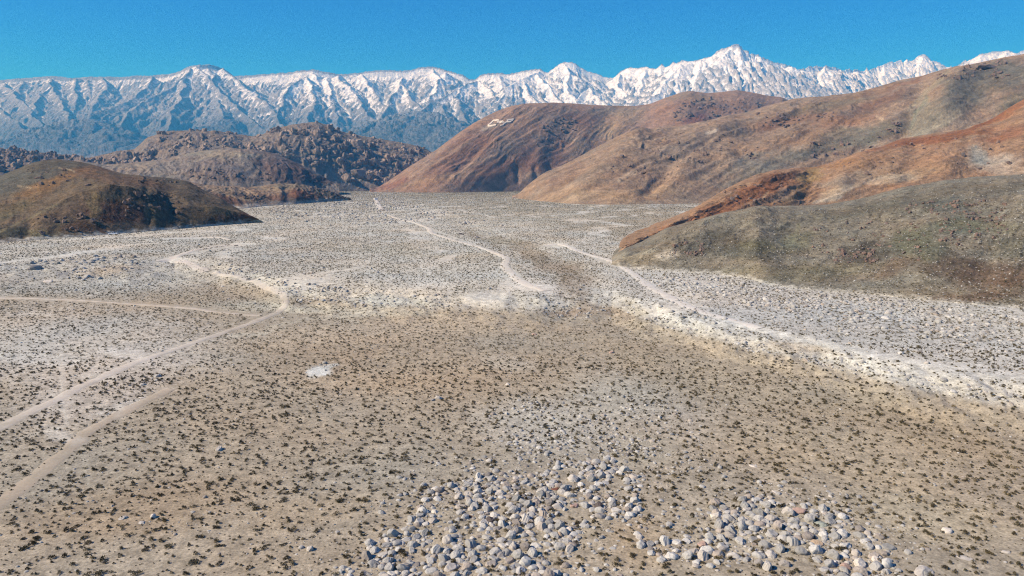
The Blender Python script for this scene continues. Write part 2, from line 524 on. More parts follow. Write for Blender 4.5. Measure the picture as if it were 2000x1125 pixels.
def hill(name, px0, px1, step, keys, back, nseg, paint, mat, gully=(20, 3, 0.0), rough=(30, 2), relief=None, base_drop=4, crestj=0.0, lumps=(), k=100, fade=(0, 0)):
    """keys: list of (silhouette pts [(px,py)], dist) front to back; dist = 'g' (lies on the ground) or [(px, metres)]"""
    px = np.arange(px0, px1 + step, step, dtype=float)
    n = len(px)
    Ys, Zs = [], []
    for line, dist in keys:
        py = smooth1(curve(line)(px), 3.0 / step)
        if isinstance(dist, str):
            x, y, z = ground_at(px, py)
            y, z = smooth1(y, 14 / step), smooth1(z, 14 / step)
        else:
            y = smooth1(curve(dist)(px), 20.0 / step)
            _, _, z = unproj_y(px, py, y)
            if not Ys:
                z = np.minimum(z, 1.5)
        Ys.append(y)
        Zs.append(z)
    rowsY, rowsZ, tt = [], [], []
    rowsY.append(Ys[0] - 3)
    rowsZ.append(Zs[0] - base_drop)
    tt.append(0.0)
    nk = len(keys) - 1
    for i in range(nk):
        for j in range(nseg[i]):
            t = j / nseg[i]
            if i == nk - 1:
                g = math.sin(t * math.pi / 2) ** 1.0 * 0.6 + 0.4 * t
            else:
                g = t
            rowsY.append(Ys[i] * (1 - t) + Ys[i + 1] * t)
            rowsZ.append(Zs[i] * (1 - g) + Zs[i + 1] * g)
            tt.append((i + t) / nk)
    crest = len(rowsY)
    for j in range(18):
        t = j / 17
        rowsY.append(Ys[-1] + back * t)
        rowsZ.append(Zs[-1] * (1 - t * t) - 12 * t * t)
        tt.append(1.0 + t)
    Y, Z = np.array(rowsY), np.array(rowsZ)
    if nk > 1:      # soften the breaks of slope between key rows
        for c in range(2):
            Z[2:crest - 3] = 0.25 * Z[1:crest - 4] + 0.5 * Z[2:crest - 3] + 0.25 * Z[3:crest - 2]
    T = np.array(tt)[:, None] * np.ones(n)
    a = (px - 1000) / F
    X = a * (Y * cP - (Z - H) * sP)
    PX = np.broadcast_to(px, X.shape)
    _, PY = project(X, Y, Z)
    w = np.sin(np.clip(T, 0, 1) * math.pi) ** 0.7 * 0.9 + 0.1 * np.clip(T * 8, 0, 1)
    w = np.where(T > 1, 0.15, w)
    gl, ga, sh = gully
    ux = a * np.median(Ys[0]) + sh * (PY - 350) / F * np.median(Ys[0])
    gn = ridged((ux + 0.5 * gl * fbm(X / gl / 3, Y / gl / 3, 2, k + 3)) / gl, Y / gl / 7, 3, k)
    Z = Z + 0.42 * ga * w * ridged((ux + 0.4 * gl * fbm(X / gl, Y / gl, 2, k + 4)) / gl * 3.1, Y / gl / 2.5, 3, k + 5)
    Z = Z + ga * gn * w + rough[1] * fbm(X / rough[0], Y / rough[0], 5, k + 7) * (w * 0.8 + 0.2 * (T > 0.02))
    for line, wd, amp in lumps:
        d = seg_dist(PX, PY, line) if len(line) > 1 else np.hypot(PX - line[0][0], PY - line[0][1])
        Z = Z + amp * np.exp(-(d / wd) ** 2) * sstep(0, 0.12, T) * (1 - sstep(0.7, 1.0, T))
    if crestj:
        Z = Z + crestj * fbm(X / 14, Y / 14, 4, k + 15, 0.7) * (T > 0.4)
    for wdt, e in zip(fade, (PX - px0, px1 - PX)):
        if wdt:
            Z = gz(X, Y) - 2.0 + (Z - gz(X, Y) + 2.0) * sstep(0, wdt, e)
    _, PY = project(X, Y, Z)
    col = paint(PX, PY, X, Y, Z) * GAIN
    if isinstance(keys[0][1], str):     # debris apron: the foot takes on the colour of the valley floor
        gc = ground_col(PX, np.maximum(PY, 372), X, Y)
        tm = (0.75 * (1 - sstep(0.0, 9.0, np.abs(PY - PY[1][None, :]) + 9 * fbm(PX / 14, PY / 6, 4, k + 21))) * (T < 0.5))[..., None]
        col = col * (1 - tm) + gc * tm
    o = mesh_np(name, np.stack([X, Y, Z], -1).reshape(-1, 3), grid_faces(*X.shape), mat, True, col.reshape(-1, 3))
    tag(o, kind='structure')
    h = Hill()
    PXf, PYf = project(X, Y, Z)
    h.X, h.Y, h.Z, h.PY, h.px0, h.step, h.crest, h.n, h.o = X, Y, Z, PYf, px0, step, crest, n, o
    return h


def hill_at(h, px, py):
    """points of the hill's surface seen at these pixels (nan where the hill is not there)"""
    out = np.full((len(px), 3), np.nan)
    ci = np.round((np.asarray(px) - h.px0) / h.step).astype(int)
    for i, c in enumerate(ci):
        if c < 0 or c >= h.n:
            continue
        col = h.PY[:h.crest, c]
        m = np.minimum.accumulate(col)
        if py[i] > m[0] or py[i] < m[-1]:
            continue
        j = min(np.searchsorted(-m, -py[i]), h.crest - 1)
        j0 = max(j - 1, 0)
        d = (col[j0] - col[j])
        t = 0 if abs(d) < 1e-6 else np.clip((col[j0] - py[i]) / d, 0, 1)
        for q, A in enumerate((h.X, h.Y, h.Z)):
            out[i, q] = A[j0, c] * (1 - t) + A[j, c] * t
    return out


def painter(base, bl, st=(), var=0.12, scale=30, k=200, warp=1.0, streak=None):
    def f(px, py, x, y, z):
        c = blobs(px, py, base, [(cx, cy, rx, ry, ang, rgb, s) for cx, cy, rx, ry, ang, rgb, s in bl], warp, k)
        c = strokes(px, py, c, st, k + 30)
        v = 1 + var * fbm(x / scale, (y + z) / scale, 5, k + 40, 0.65)
        t = 0.14 * fbm(x / scale / 1.7, (y + z) / scale / 1.7, 4, k + 44)
        if streak:
            sl, sh = streak
            u = px + sh * (py - 350)
            q = noise(u / sl, py / (sl * 8), k + 60) + 0.6 * noise(u / sl * 2.3, py / (sl * 6), k + 61)
            v = v + 0.16 * q
        g = c.mean(-1, keepdims=True)
        c = (g + (c - g) * 0.78) * 0.90 * np.array([0.97, 1.0, 0.97])
        return c * v[..., None] * np.stack([1 + t, 1 - 0.1 * t, 1 - t], -1)
    return f


# -- left dark hill
A_paint = painter((128, 106, 76), [
    (40, 350, 110, 30, 15, (108, 104, 88), .9), (110, 325, 90, 14, 0, (106, 96, 76), .9), (100, 355, 90, 12, 22, (158, 116, 62), .9),
    (60, 385, 90, 12, 30, (140, 106, 62), .7), (190, 330, 60, 10, 0, (140, 100, 62), .8), (240, 352, 120, 10, -8, (128, 96, 66), .8),
    (330, 350, 70, 8, -12, (92, 84, 68), .8), (380, 385, 80, 12, -20, (98, 84, 64), .8), (150, 410, 80, 30, 20, (104, 84, 64), .8),
    (215, 380, 40, 14, 0, (92, 86, 68), .9), (240, 415, 90, 26, 0, (104, 64, 44), .8), (185, 400, 16, 36, 10, (142, 122, 76), .7),
    (300, 385, 30, 16, 0, (86, 78, 58), .9), (300, 420, 16, 20, 0, (132, 114, 70), .7), (290, 400, 6, 30, 0, (150, 126, 84), .5),
    (350, 425, 60, 18, 0, (112, 90, 56), .8), (420, 415, 60, 16, 0, (116, 96, 60), .7), (440, 432, 60, 12, 0, (114, 78, 46), .8), (480, 425, 30, 12, 0, (120, 68, 40), .8),
    (20, 455, 60, 14, 0, (84, 82, 62), .9), (80, 455, 26, 12, 0, (142, 126, 84), .8), (120, 445, 30, 18, 20, (88, 84, 66), .8),
    (20, 415, 60, 14, 25, (112, 102, 70), .7), (160, 445, 60, 14, 0, (106, 78, 56), .8)],
    [([(115, 328), (140, 333), (145, 336)], 1.6, (190, 166, 124), .9), ([(35, 362), (58, 367)], 1.6, (180, 156, 116), .8),
     ([(0, 452), (60, 425), (110, 400)], 2.5, (150, 132, 90), .6), ([(285, 380), (283, 400), (288, 430)], 2, (150, 118, 86), .7)], .25, 12, 210, 0.6)
hA = hill('hill', -400, 512, 1.2, [
    ([(-400, 512), (0, 474), (100, 466), (215, 458), (350, 447), (505, 434), (512, 435)], 'g'),
    ([(-400, 470), (0, 440), (60, 424), (110, 402), (150, 384), (190, 370), (215, 366), (250, 367), (280, 374), (310, 388), (330, 400), (370, 404), (430, 408), (470, 418), (505, 432), (512, 434)],
     [(-400, 400), (0, 440), (215, 510), (350, 545), (430, 572), (505, 584), (512, 588)]),
    ([(-400, 390), (-60, 360), (0, 343), (30, 332), (60, 319), (80, 314), (110, 311), (150, 315), (185, 323), (215, 333), (240, 339), (290, 345), (330, 348), (368, 354), (400, 373), (430, 386), (450, 400), (470, 412), (490, 424), (508, 433), (512, 434)],
     [(-400, 600), (0, 640), (110, 720), (330, 700), (430, 650), (505, 598), (512, 600)])],
    200, (90, 80), A_paint, terrain_mat('dark_hill_soil', 1.2, 0.5, 0.9, 4), (20, 1.1, 0.3), (22, 1.9),
    lumps=(([(285, 372), (292, 440)], 8, -1.0), ([(330, 402), (345, 440)], 9, -0.8), ([(60, 440), (40, 470)], 12, -1.4), ([(115, 432), (100, 466)], 12, -1.4),
           ([(215, 372), (180, 440)], 22, 1), ([(160, 400), (120, 450)], 16, .8), ([(415, 410), (430, 438)], 16, .6)), k=110)

# -- low reddish hill at the far end of the dark hill
C_paint = painter((158, 128, 98), [
    (590, 383, 40, 12, 0, (120, 74, 50), .95), (540, 388, 26, 10, 0, (138, 92, 62), .8), (640, 378, 36, 10, -12, (98, 92, 80), .9), (665, 386, 22, 5, 0, (84, 78, 68), .8),
    (560, 365, 50, 8, 0, (134, 120, 96), .8), (450, 388, 50, 10, -18, (104, 66, 46), .8), (490, 388, 22, 7, -15, (92, 84, 72), .9), (430, 372, 60, 7, -18, (164, 134, 98), .7),
    (500, 365, 60, 6, -8, (158, 132, 98), .7), (520, 402, 70, 6, 0, (168, 130, 102), .7)],
    [([(400, 366), (470, 388), (530, 402)], 1.6, (184, 156, 122), .6), ([(470, 364), (510, 385), (545, 400)], 1.6, (184, 156, 120), .6)], .25, 20, 220, 0.5)
hC = hill('hill', 330, 686, 1.2, [
    ([(330, 420), (455, 408), (480, 407), (520, 402), (600, 397), (683, 391), (686, 391)], 'g'),
    ([(330, 352), (370, 356), (400, 362), (440, 364), (480, 366), (510, 364), (530, 360), (560, 358), (580, 361), (620, 368), (650, 376), (683, 390), (686, 391)],
     [(330, 1050), (440, 1120), (530, 1230), (620, 1240), (686, 1230)])],
    250, (90,), C_paint, terrain_mat('red_hill_soil', 2.5, 0.45, 1.2, 7), (30, 4, 0.4), (30, 2.0), k=120,
    lumps=(([(590, 370), (590, 392)], 20, 5), ([(545, 372), (550, 398)], 9, 3)))

# -- purple grey hill behind
B_paint = painter((150, 132, 114), [
    (420, 330, 70, 20, -5, (138, 120, 110), .8), (540, 320, 70, 24, -15, (122, 98, 88), .9), (600, 345, 50, 16, -20, (104, 76, 66), .9), (560, 345, 60, 14, 0, (118, 94, 84), .8),
    (250, 322, 90, 12, 0, (160, 140, 116), .8), (420, 300, 110, 9, -3, (166, 150, 124), .9), (340, 325, 70, 12, 0, (142, 128, 116), .7), (640, 352, 20, 6, 0, (88, 62, 54), .8),
    (300, 345, 60, 9, 0, (130, 122, 108), .7), (440, 352, 90, 8, 0, (138, 118, 102), .8)],
    [([(370, 318), (430, 300), (470, 296)], 2, (176, 156, 126), .7), ([(395, 345), (398, 325)], 2.5, (170, 150, 122), .6)], .22, 40, 230, 0.6)
hB = hill('hill', 130, 662, 1.2, [
    ([(130, 372), (400, 372), (480, 371), (560, 367), (640, 364), (662, 362)], [(130, 1250), (400, 1350), (560, 1500), (662, 1700)]),
    ([(130, 318), (165, 316), (200, 322), (260, 318), (330, 309), (370, 300), (400, 294), (450, 290), (500, 293), (540, 301), (580, 318), (620, 338), (650, 356), (662, 361)],
     [(130, 1650), (400, 1750), (540, 1800), (662, 1780)])],
    350, (90,), B_paint, terrain_mat('purple_hill_soil', 3, 0.45, 2.0, 10), (55, 6, 0.3), (60, 4), k=130)

# -- granite boulder hills (the boulders are scattered on them further down)
D_paint = painter((146, 128, 112), [
    (560, 300, 90, 20, 0, (150, 134, 114), .7), (650, 325, 60, 20, -10, (150, 132, 110), .8), (700, 350, 80, 10, -8, (160, 144, 120), .8), (400, 285, 90, 12, 0, (140, 124, 110), .6),
    (760, 320, 50, 14, 0, (140, 122, 106), .6), (210, 312, 60, 8, 0, (146, 124, 104), .7), (620, 250, 50, 12, 0, (124, 108, 98), .6)], (), .2, 40, 240, 1.0)
hD = hill('boulder_hill', 120, 905, 1.2, [
    ([(120, 345), (300, 345), (560, 352), (650, 358), (700, 364), (740, 367), (905, 367)], [(120, 1900), (560, 2050), (700, 2250), (905, 2500)]),
    ([(120, 325), (300, 318), (420, 300), (560, 300), (640, 312), (700, 330), (760, 345), (905, 355)], [(120, 2000), (400, 2050), (600, 2260), (700, 2380), (905, 2600)]),
    ([(120, 322), (160, 312), (200, 303), (235, 297), (262, 292), (275, 282), (285, 270), (310, 262), (330, 257), (370, 256), (430, 258), (470, 264), (488, 268), (505, 266), (540, 252), (570, 245),
      (590, 241), (620, 239), (645, 245), (660, 254), (690, 263), (740, 271), (790, 280), (825, 288), (845, 299), (880, 320), (905, 335)],
     [(120, 2100), (330, 2450), (488, 2520), (620, 2640), (760, 2680), (905, 2750)])],
    500, (50, 90), D_paint, terrain_mat('granite_grus', 5, 0.3, 3.0, 12), (70, 9, 0.2), (70, 9), k=140, crestj=3)
hE = hill('boulder_hill', -300, 170, 1.2, [
    ([(-300, 380), (0, 372), (170, 350)], [(-300, 1600), (170, 1900)]),
    ([(-300, 300), (0, 292), (30, 291), (60, 296), (100, 300), (135, 304), (170, 314)], [(-300, 2000), (170, 2400)])],
    400, (70,), painter((120, 106, 98), [(20, 320, 60, 10, 0, (112, 86, 76), .8)], (), .2, 40, 245, 1.0), bpy.data.materials['granite_grus'], (60, 8, 0.1), (60, 8), k=150)

# -- big brown hill with the letters
F_paint = painter((166, 130, 102), [
    (1000, 230, 90, 26, 25, (170, 134, 106), .8), (900, 300, 110, 30, 35, (152, 108, 80), .8), (1000, 290, 50, 26, 10, (140, 118, 100), .9), (960, 335, 90, 22, 10, (150, 106, 78), .8),
    (1060, 300, 60, 40, 0, (148, 104, 80), .8), (1060, 280, 30, 30, 0, (138, 118, 104), .8), (1095, 235, 40, 26, 0, (148, 124, 104), .8), (1140, 230, 40, 22, 0, (146, 108, 84), .8),
    (1200, 240, 60, 30, 20, (176, 144, 106), .8), (1210, 215, 70, 10, 0, (160, 138, 108), .7), (1290, 220, 50, 22, 25, (172, 132, 102), .8), (1140, 290, 40, 30, -30, (172, 140, 106), .7),
    (1380, 215, 70, 24, 0, (146, 110, 88), .9), (1360, 235, 40, 14, 0, (132, 84, 68), .8), (1470, 205, 60, 14, 0, (152, 118, 92), .8), (1340, 190, 60, 10, 0, (160, 134, 102), .7),
    (850, 350, 120, 12, 8, (178, 138, 100), .7), (770, 360, 50, 9, 20, (164, 110, 82), .8), (935, 214, 30, 5, 25, (150, 104, 84), .6), (1080, 345, 70, 10, 0, (180, 146, 112), .6),
    (958, 247, 22, 7, 10, (170, 156, 132), .6)],
    [([(800, 345), (870, 305), (930, 268)], 5, (192, 154, 118), .5), ([(880, 350), (930, 318), (970, 300)], 4, (192, 154, 116), .5), ([(1170, 300), (1150, 270)], 4, (190, 156, 118), .6),
     ([(1185, 280), (1200, 240)], 4, (190, 158, 112), .6), ([(1145, 265), (1165, 300)], 5, (138, 96, 74), .6)], .2, 60, 250, 0.8, streak=(15, 1.3))
hF = hill('hill', 722, 1560, 1.2, [
    ([(722, 369), (735, 369), (800, 371), (870, 374), (930, 374), (1000, 369), (1060, 362), (1200, 350), (1560, 330)], [(722, 2050), (870, 2000), (1000, 2200), (1200, 2350), (1560, 2400)]),
    ([(722, 369), (738, 367), (760, 353), (800, 326), (850, 294), (900, 257), (925, 241), (950, 227), (975, 215), (1000, 206), (1030, 202), (1080, 201), (1130, 203), (1180, 206), (1240, 207), (1270, 203),
      (1300, 191), (1330, 181), (1350, 178), (1380, 182), (1410, 180), (1440, 176), (1470, 181), (1500, 187), (1527, 190), (1545, 198), (1560, 205)],
     [(722, 2130), (850, 2380), (1000, 2700), (1240, 3000), (1400, 3000), (1560, 3100)])],
    700, (150,), F_paint, terrain_mat('brown_hill_soil', 3.5, 0.38, 2.5, 13), (95, 8, 1.4), (110, 6),
    lumps=(([(1040, 215), (1000, 300), (960, 360)], 60, 12), ([(1190, 225), (1160, 290), (1150, 330)], 26, -12), ([(1330, 200), (1290, 250)], 44, 12), ([(900, 275), (830, 335)], 30, 10), ([(960, 250), (900, 330)], 16, -8),
           ([(1120, 230), (1080, 330)], 24, -6), ([(1060, 300), (1040, 350)], 14, 12), ([(1075, 330), (1078, 356)], 6, -9), ([(1045, 335), (1048, 360)], 6, -9), ([(1010, 335), (1012, 365)], 6, -7)), k=160)

# -- long hill behind the orange ridge
G_paint = painter((168, 138, 108), [
    (1150, 370, 140, 24, 15, (178, 144, 106), .8), (1250, 330, 110, 26, 22, (168, 134, 104), .8), (1330, 290, 110, 20, 22, (156, 134, 112), .9), (1420, 300, 60, 14, 20, (178, 140, 100), .7),
    (1240, 380, 110, 18, 5, (184, 148, 106), .8), (1380, 340, 80, 20, 22, (168, 140, 110), .8), (1490, 330, 90, 22, 22, (142, 132, 112), .9), (1460, 315, 70, 14, 25, (136, 130, 116), .8),
    (1450, 250, 90, 14, 15, (152, 128, 104), .8), (1520, 240, 50, 12, 15, (124, 96, 88), .8), (1560, 230, 110, 16, 10, (160, 118, 84), .8), (1650, 235, 90, 14, 8, (164, 118, 80), .8),
    (1620, 205, 100, 10, 12, (136, 118, 90), .8), (1720, 200, 80, 14, 20, (134, 98, 74), .8), (1760, 165, 70, 8, 20, (152, 110, 78), .8), (1700, 180, 70, 8, 15, (150, 116, 82), .7),
    (1620, 285, 110, 16, 15, (126, 118, 98), .9), (1720, 260, 60, 18, 30, (136, 126, 102), .9), (1800, 240, 60, 40, 40, (146, 136, 112), .9), (1880, 180, 70, 50, 30, (124, 116, 98), .9),
    (1920, 140, 60, 14, 20, (96, 92, 84), .8), (1960, 150, 60, 40, 20, (116, 110, 92), .8), (1850, 230, 60, 12, 40, (150, 136, 110), .6), (1990, 200, 60, 24, 30, (128, 118, 92), .8),
    (1640, 260, 80, 10, 8, (134, 124, 100), .7), (1560, 270, 90, 14, 15, (168, 128, 90), .7), (1100, 345, 60, 14, 28, (160, 126, 98), .7), (1300, 395, 120, 6, 3, (186, 160, 128), .7),
    (1480, 355, 30, 12, 20, (146, 142, 116), .6)],
    [([(1780, 210), (1830, 160), (1850, 140)], 5, (164, 148, 116), .7), ([(1780, 250), (1790, 220), (1810, 190)], 4, (150, 150, 122), .6), ([(1210, 352), (1240, 335)], 5, (200, 172, 140), .5),
     ([(1380, 262), (1400, 252)], 3, (204, 188, 166), .7), ([(1800, 262), (1860, 232)], 2.5, (182, 162, 130), .6), ([(1830, 250), (1880, 222)], 2.5, (182, 160, 128), .6), ([(1712, 228), (1722, 234)], 3, (206, 174, 134), .8)],
    .22, 40, 260, 0.9, streak=(18, 2.2))
hG = hill('hill', 1000, 2600, 1.4, [
    ([(1000, 386), (1009, 387), (1050, 395), (1120, 401), (1200, 404), (1280, 403), (1350, 399), (1400, 392), (1600, 380), (2600, 330)], [(1000, 1420), (1050, 1180), (1120, 1040), (1200, 1000), (1350, 1060), (1600, 1150), (2600, 1150)]),
    ([(1000, 385), (1009, 384), (1041, 355), (1069, 337), (1091, 329), (1144, 301), (1176, 284), (1205, 269), (1247, 255), (1300, 250), (1350, 242), (1400, 234), (1460, 219), (1513, 202), (1549, 194), (1613, 188),
      (1673, 181), (1716, 170), (1755, 158), (1798, 149), (1847, 136), (1904, 124), (1958, 113), (2000, 106), (2200, 70), (2600, 60)],
     [(1000, 1440), (1144, 1700), (1400, 1850), (1613, 1850), (1800, 1700), (2000, 1600), (2600, 1500)])],
    600, (150,), G_paint, terrain_mat('tan_hill_soil', 2.4, 0.42, 2.0, 9), (60, 8, 2.2), (75, 7),
    lumps=(([(1800, 160), (1790, 210), (1770, 260)], 24, -12), ([(1870, 140), (1850, 220)], 34, 20), ([(1250, 262), (1180, 330), (1130, 380)], 22, 8), ([(1420, 240), (1330, 320)], 26, 10), ([(1380, 280), (1300, 340), (1260, 380)], 14, -9),
           ([(1560, 220), (1450, 300)], 16, -8), ([(1680, 200), (1580, 290)], 18, 8)), k=170)

# -- orange ridge
H_paint = painter((176, 134, 94), [
    (1480, 375, 90, 22, 20, (160, 100, 54), .95), (1400, 410, 80, 14, 28, (168, 106, 58), .95), (1330, 440, 70, 10, 25, (184, 122, 70), .9), (1240, 482, 60, 12, 20, (188, 146, 106), .8), (1200, 498, 40, 9, 10, (188, 166, 136), .8),
    (1520, 345, 50, 12, 10, (146, 90, 50), .8), (1585, 345, 30, 20, 20, (178, 140, 74), .9), (1560, 375, 40, 14, 30, (176, 132, 72), .8), (1530, 380, 22, 12, 0, (158, 132, 106), .8),
    (1650, 355, 70, 18, 12, (176, 148, 118), .9), (1640, 375, 60, 12, 20, (200, 174, 138), .8), (1700, 340, 70, 14, 10, (184, 150, 112), .7), (1780, 340, 90, 14, 8, (180, 142, 100), .8),
    (1740, 350, 60, 10, 5, (206, 182, 146), .7), (1800, 275, 90, 9, 5, (158, 96, 48), .95), (1740, 285, 60, 8, 15, (164, 104, 56), .7), (1880, 262, 60, 8, 5, (160, 98, 48), .9),
    (1940, 230, 60, 8, 28, (176, 112, 54), .9), (1990, 205, 50, 10, 30, (172, 110, 56), .9), (1960, 262, 60, 14, 15, (160, 104, 64), .8), (1900, 290, 110, 12, 5, (184, 142, 102), .8),
    (1950, 320, 60, 26, 0, (196, 174, 148), .8), (1910, 305, 24, 22, 0, (178, 176, 160), .7), (1850, 320, 60, 14, 0, (182, 140, 98), .7), (1690, 315, 70, 8, 12, (178, 136, 92), .8),
    (1640, 318, 60, 6, 15, (172, 120, 66), .8), (2000, 340, 60, 14, 0, (188, 160, 128), .7), (1440, 425, 60, 8, 15, (196, 158, 112), .6)],
    [([(1480, 400), (1500, 375)], 3, (206, 166, 116), .6), ([(1590, 396), (1640, 385)], 4, (214, 190, 156), .6), ([(1850, 262), (1900, 250), (1960, 222)], 3, (156, 92, 44), .7), ([(1200, 498), (1260, 480), (1330, 455)], 3, (188, 124, 74), .8)],
    .24, 22, 270, 0.8, streak=(12, 2.6))
hH = hill('hill', 1185, 2600, 1.4, [
    ([(1185, 503), (1240, 501), (1300, 480), (1400, 450), (1600, 432), (2600, 425)], 'g'),
    ([(1185, 501), (1220, 488), (1260, 468), (1300, 446), (1353, 414), (1389, 388), (1424, 366), (1450, 353), (1478, 342), (1513, 333), (1549, 329), (1580, 328), (1602, 325), (1655, 306), (1709, 291), (1762, 271), (1833, 260),
      (1886, 254), (1940, 231), (1969, 212), (2000, 194), (2200, 130), (2600, 110)],
     [(1185, 322), (1220, 345), (1260, 385), (1300, 440), (1353, 560), (1450, 760), (1600, 900), (1800, 950), (2000, 980), (2600, 980)])],
    380, (150,), H_paint, terrain_mat('orange_hill_soil', 1.3, 0.45, 1.2, 5), (32, 3.2, 2.2), (40, 3.2), k=180, fade=(40, 0),
    lumps=(([(1520, 340), (1480, 400)], 30, 3), ([(1590, 335), (1570, 390)], 14, -3), ([(1700, 300), (1640, 370)], 26, 6), ([(1900, 262), (1850, 330)], 34, 8), ([(1790, 290), (1770, 340)], 20, -4)))

# -- near green-grey hill on the right
I_paint = painter((146, 136, 114), [
    (1200, 508, 70, 9, 10, (186, 170, 142), .9), (1240, 512, 60, 8, 5, (176, 164, 138), .7),
    (1390, 475, 90, 30, 5, (108, 102, 86), .9), (1480, 490, 80, 26, 0, (102, 98, 80), .8), (1530, 450, 26, 26, -20, (112, 106, 86), .7), (1480, 480, 40, 14, 0, (126, 118, 80), .6),
    (1560, 470, 40, 20, 20, (128, 124, 92), .7), (1500, 420, 120, 12, 12, (146, 134, 110), .8), (1650, 415, 120, 14, 8, (132, 122, 98), .8), (1330, 445, 60, 12, 28, (150, 134, 106), .8),
    (1270, 490, 60, 14, 20, (150, 132, 102), .8), (1255, 505, 60, 14, 0, (150, 138, 110), .8), (1300, 500, 30, 12, 10, (214, 202, 176), .9), (1262, 492, 22, 6, 30, (196, 182, 150), .6),
    (1750, 400, 160, 18, 8, (124, 116, 94), .8), (1900, 370, 160, 14, 3, (128, 118, 96), .8), (1850, 400, 60, 14, 0, (96, 98, 86), .7), (1870, 440, 60, 20, 0, (104, 112, 92), .8), (1920, 445, 90, 14, 0, (142, 134, 96), .6),
    (1780, 470, 60, 30, 20, (116, 114, 82), .8), (1700, 490, 60, 24, 0, (98, 90, 74), .8), (1680, 510, 40, 10, 0, (84, 76, 66), .7), (1750, 520, 60, 20, 20, (122, 98, 72), .7), (1860, 520, 80, 30, 0, (112, 92, 72), .8),
    (1950, 540, 110, 30, 0, (118, 90, 66), .8), (1980, 480, 60, 26, 0, (108, 106, 86), .7), (1600, 530, 120, 20, 5, (128, 120, 90), .7), (1450, 530, 100, 10, 3, (134, 124, 96), .7), (1900, 580, 150, 12, 5, (124, 98, 74), .7),
    (1820, 490, 40, 26, 10, (102, 106, 78), .6), (1560, 405, 120, 6, 0, (160, 146, 120), .6)],
    [([(1335, 468), (1400, 430), (1450, 415)], 4, (160, 146, 118), .5), ([(1548, 470), (1560, 440)], 5, (138, 134, 98), .5)], .24, 12, 280, 0.8, streak=(26, 1.2))
hI = hill('hill', 1165, 2700, 1.6, [
    ([(1165, 515), (1200, 521), (1235, 524), (1260, 525), (1300, 530), (1400, 535), (1470, 545), (1500, 557), (1600, 568), (1700, 575), (1800, 585), (1900, 595), (2000, 602), (2300, 640), (2700, 700)], 'g'),
    ([(1165, 511), (1200, 512), (1235, 510), (1260, 500), (1300, 478), (1340, 455), (1371, 438), (1417, 424), (1471, 416), (1549, 418), (1620, 424), (1691, 420), (1762, 412), (1833, 405), (1904, 398), (2000, 392), (2300, 370), (2700, 350)],
     [(1165, 297), (1200, 292), (1235, 290), (1300, 305), (1400, 330), (1549, 340), (1700, 310), (2000, 280), (2700, 260)]),
    ([(1165, 507), (1180, 504), (1200, 500), (1235, 487), (1260, 475), (1280, 464), (1300, 451), (1340, 438), (1371, 429), (1417, 416), (1471, 406), (1549, 403), (1620, 400), (1691, 386), (1762, 366), (1833, 354), (1904, 346), (2000, 342), (2300, 330), (2700, 310)],
     [(1165, 303), (1200, 303), (1235, 318), (1280, 352), (1300, 368), (1400, 410), (1549, 440), (1762, 430), (2000, 400), (2700, 380)])],
    160, (110, 40), I_paint, terrain_mat('green_grey_hill_soil', 0.7, 0.5, 0.5, 2.5), (14, 1.4, 1.0), (20, 1.6), k=190, fade=(60, 0),
    lumps=(([(1480, 430), (1470, 520)], 26, 2.0), ([(1720, 440), (1650, 540)], 30, -1.2), ([(1860, 420), (1810, 540)], 40, 1.6), ([(1960, 430), (1920, 560)], 30, -1.4)))

# ------------------------------------------------------------------ snowy mountain range
SKY = [(-200, 168), (-60, 160), (0, 157), (35, 153), (60, 152), (96, 148), (120, 151), (150, 152), (180, 150), (200, 150), (230, 151), (260, 148), (290, 148), (310, 146), (330, 145), (345, 141), (355, 138), (365, 131), (375, 128.5), (390, 126.5), (412, 126),
       (420, 128), (432, 133), (445, 140), (458, 149), (480, 148), (500, 146), (540, 143), (562, 142), (585, 138), (600, 136.5), (612, 136), (630, 139), (660, 144.5), (680, 144), (703, 142), (730, 138), (750, 137), (785, 138), (806, 136), (821, 131.5),
       (842, 130), (860, 133), (877, 139), (899, 145), (905, 146), (917, 155), (927, 156), (941, 145), (959, 143), (977, 142), (991, 145), (1020, 139), (1040, 136), (1055, 134), (1064, 141), (1069, 142), (1080, 134), (1091, 126), (1100, 122), (1109, 121.5), (1120, 122), (1128, 127),
       (1133, 131), (1145, 138), (1151, 140), (1165, 144), (1175, 148), (1187, 152), (1199, 151), (1212, 140), (1222, 134), (1233, 131.5), (1245, 134), (1261, 130), (1270, 134), (1283, 134), (1288, 129), (1293, 124), (1300, 132), (1308, 128), (1315, 122), (1322, 124), (1332, 118), (1347, 120.5),
       (1371, 115), (1392, 110), (1401, 100), (1410, 95.5), (1420, 94), (1431, 89), (1442, 88), (1448, 93), (1453, 100), (1463, 105.5), (1481, 107), (1486, 114), (1492, 115), (1499, 117), (1510, 122), (1520, 124), (1542, 129), (1550, 134), (1556, 139), (1562, 137), (1570, 135),
       (1580, 131), (1595, 130), (1604, 132), (1613, 129), (1631, 133), (1645, 139), (1659, 135), (1665, 138), (1673, 137), (1687, 141), (1693, 133), (1697, 139), (1712, 132), (1727, 127), (1741, 121), (1747, 123), (1754, 119), (1760, 118.5), (1765, 127), (1771, 117), (1774, 118),
       (1779, 125), (1784, 120), (1790, 112.6), (1801, 107), (1808, 108), (1813, 112.5), (1819, 119), (1826, 121), (1833, 122), (1840, 126), (1846, 131), (1851, 135), (1862, 132), (1869, 129), (1885, 122), (1897, 117), (1908, 112), (1915, 107), (1925, 105), (1940, 102), (1955, 103), (1968, 99), (1977, 103), (1983, 107), (1990, 104), (2000, 98), (2040, 94), (2200, 90)]
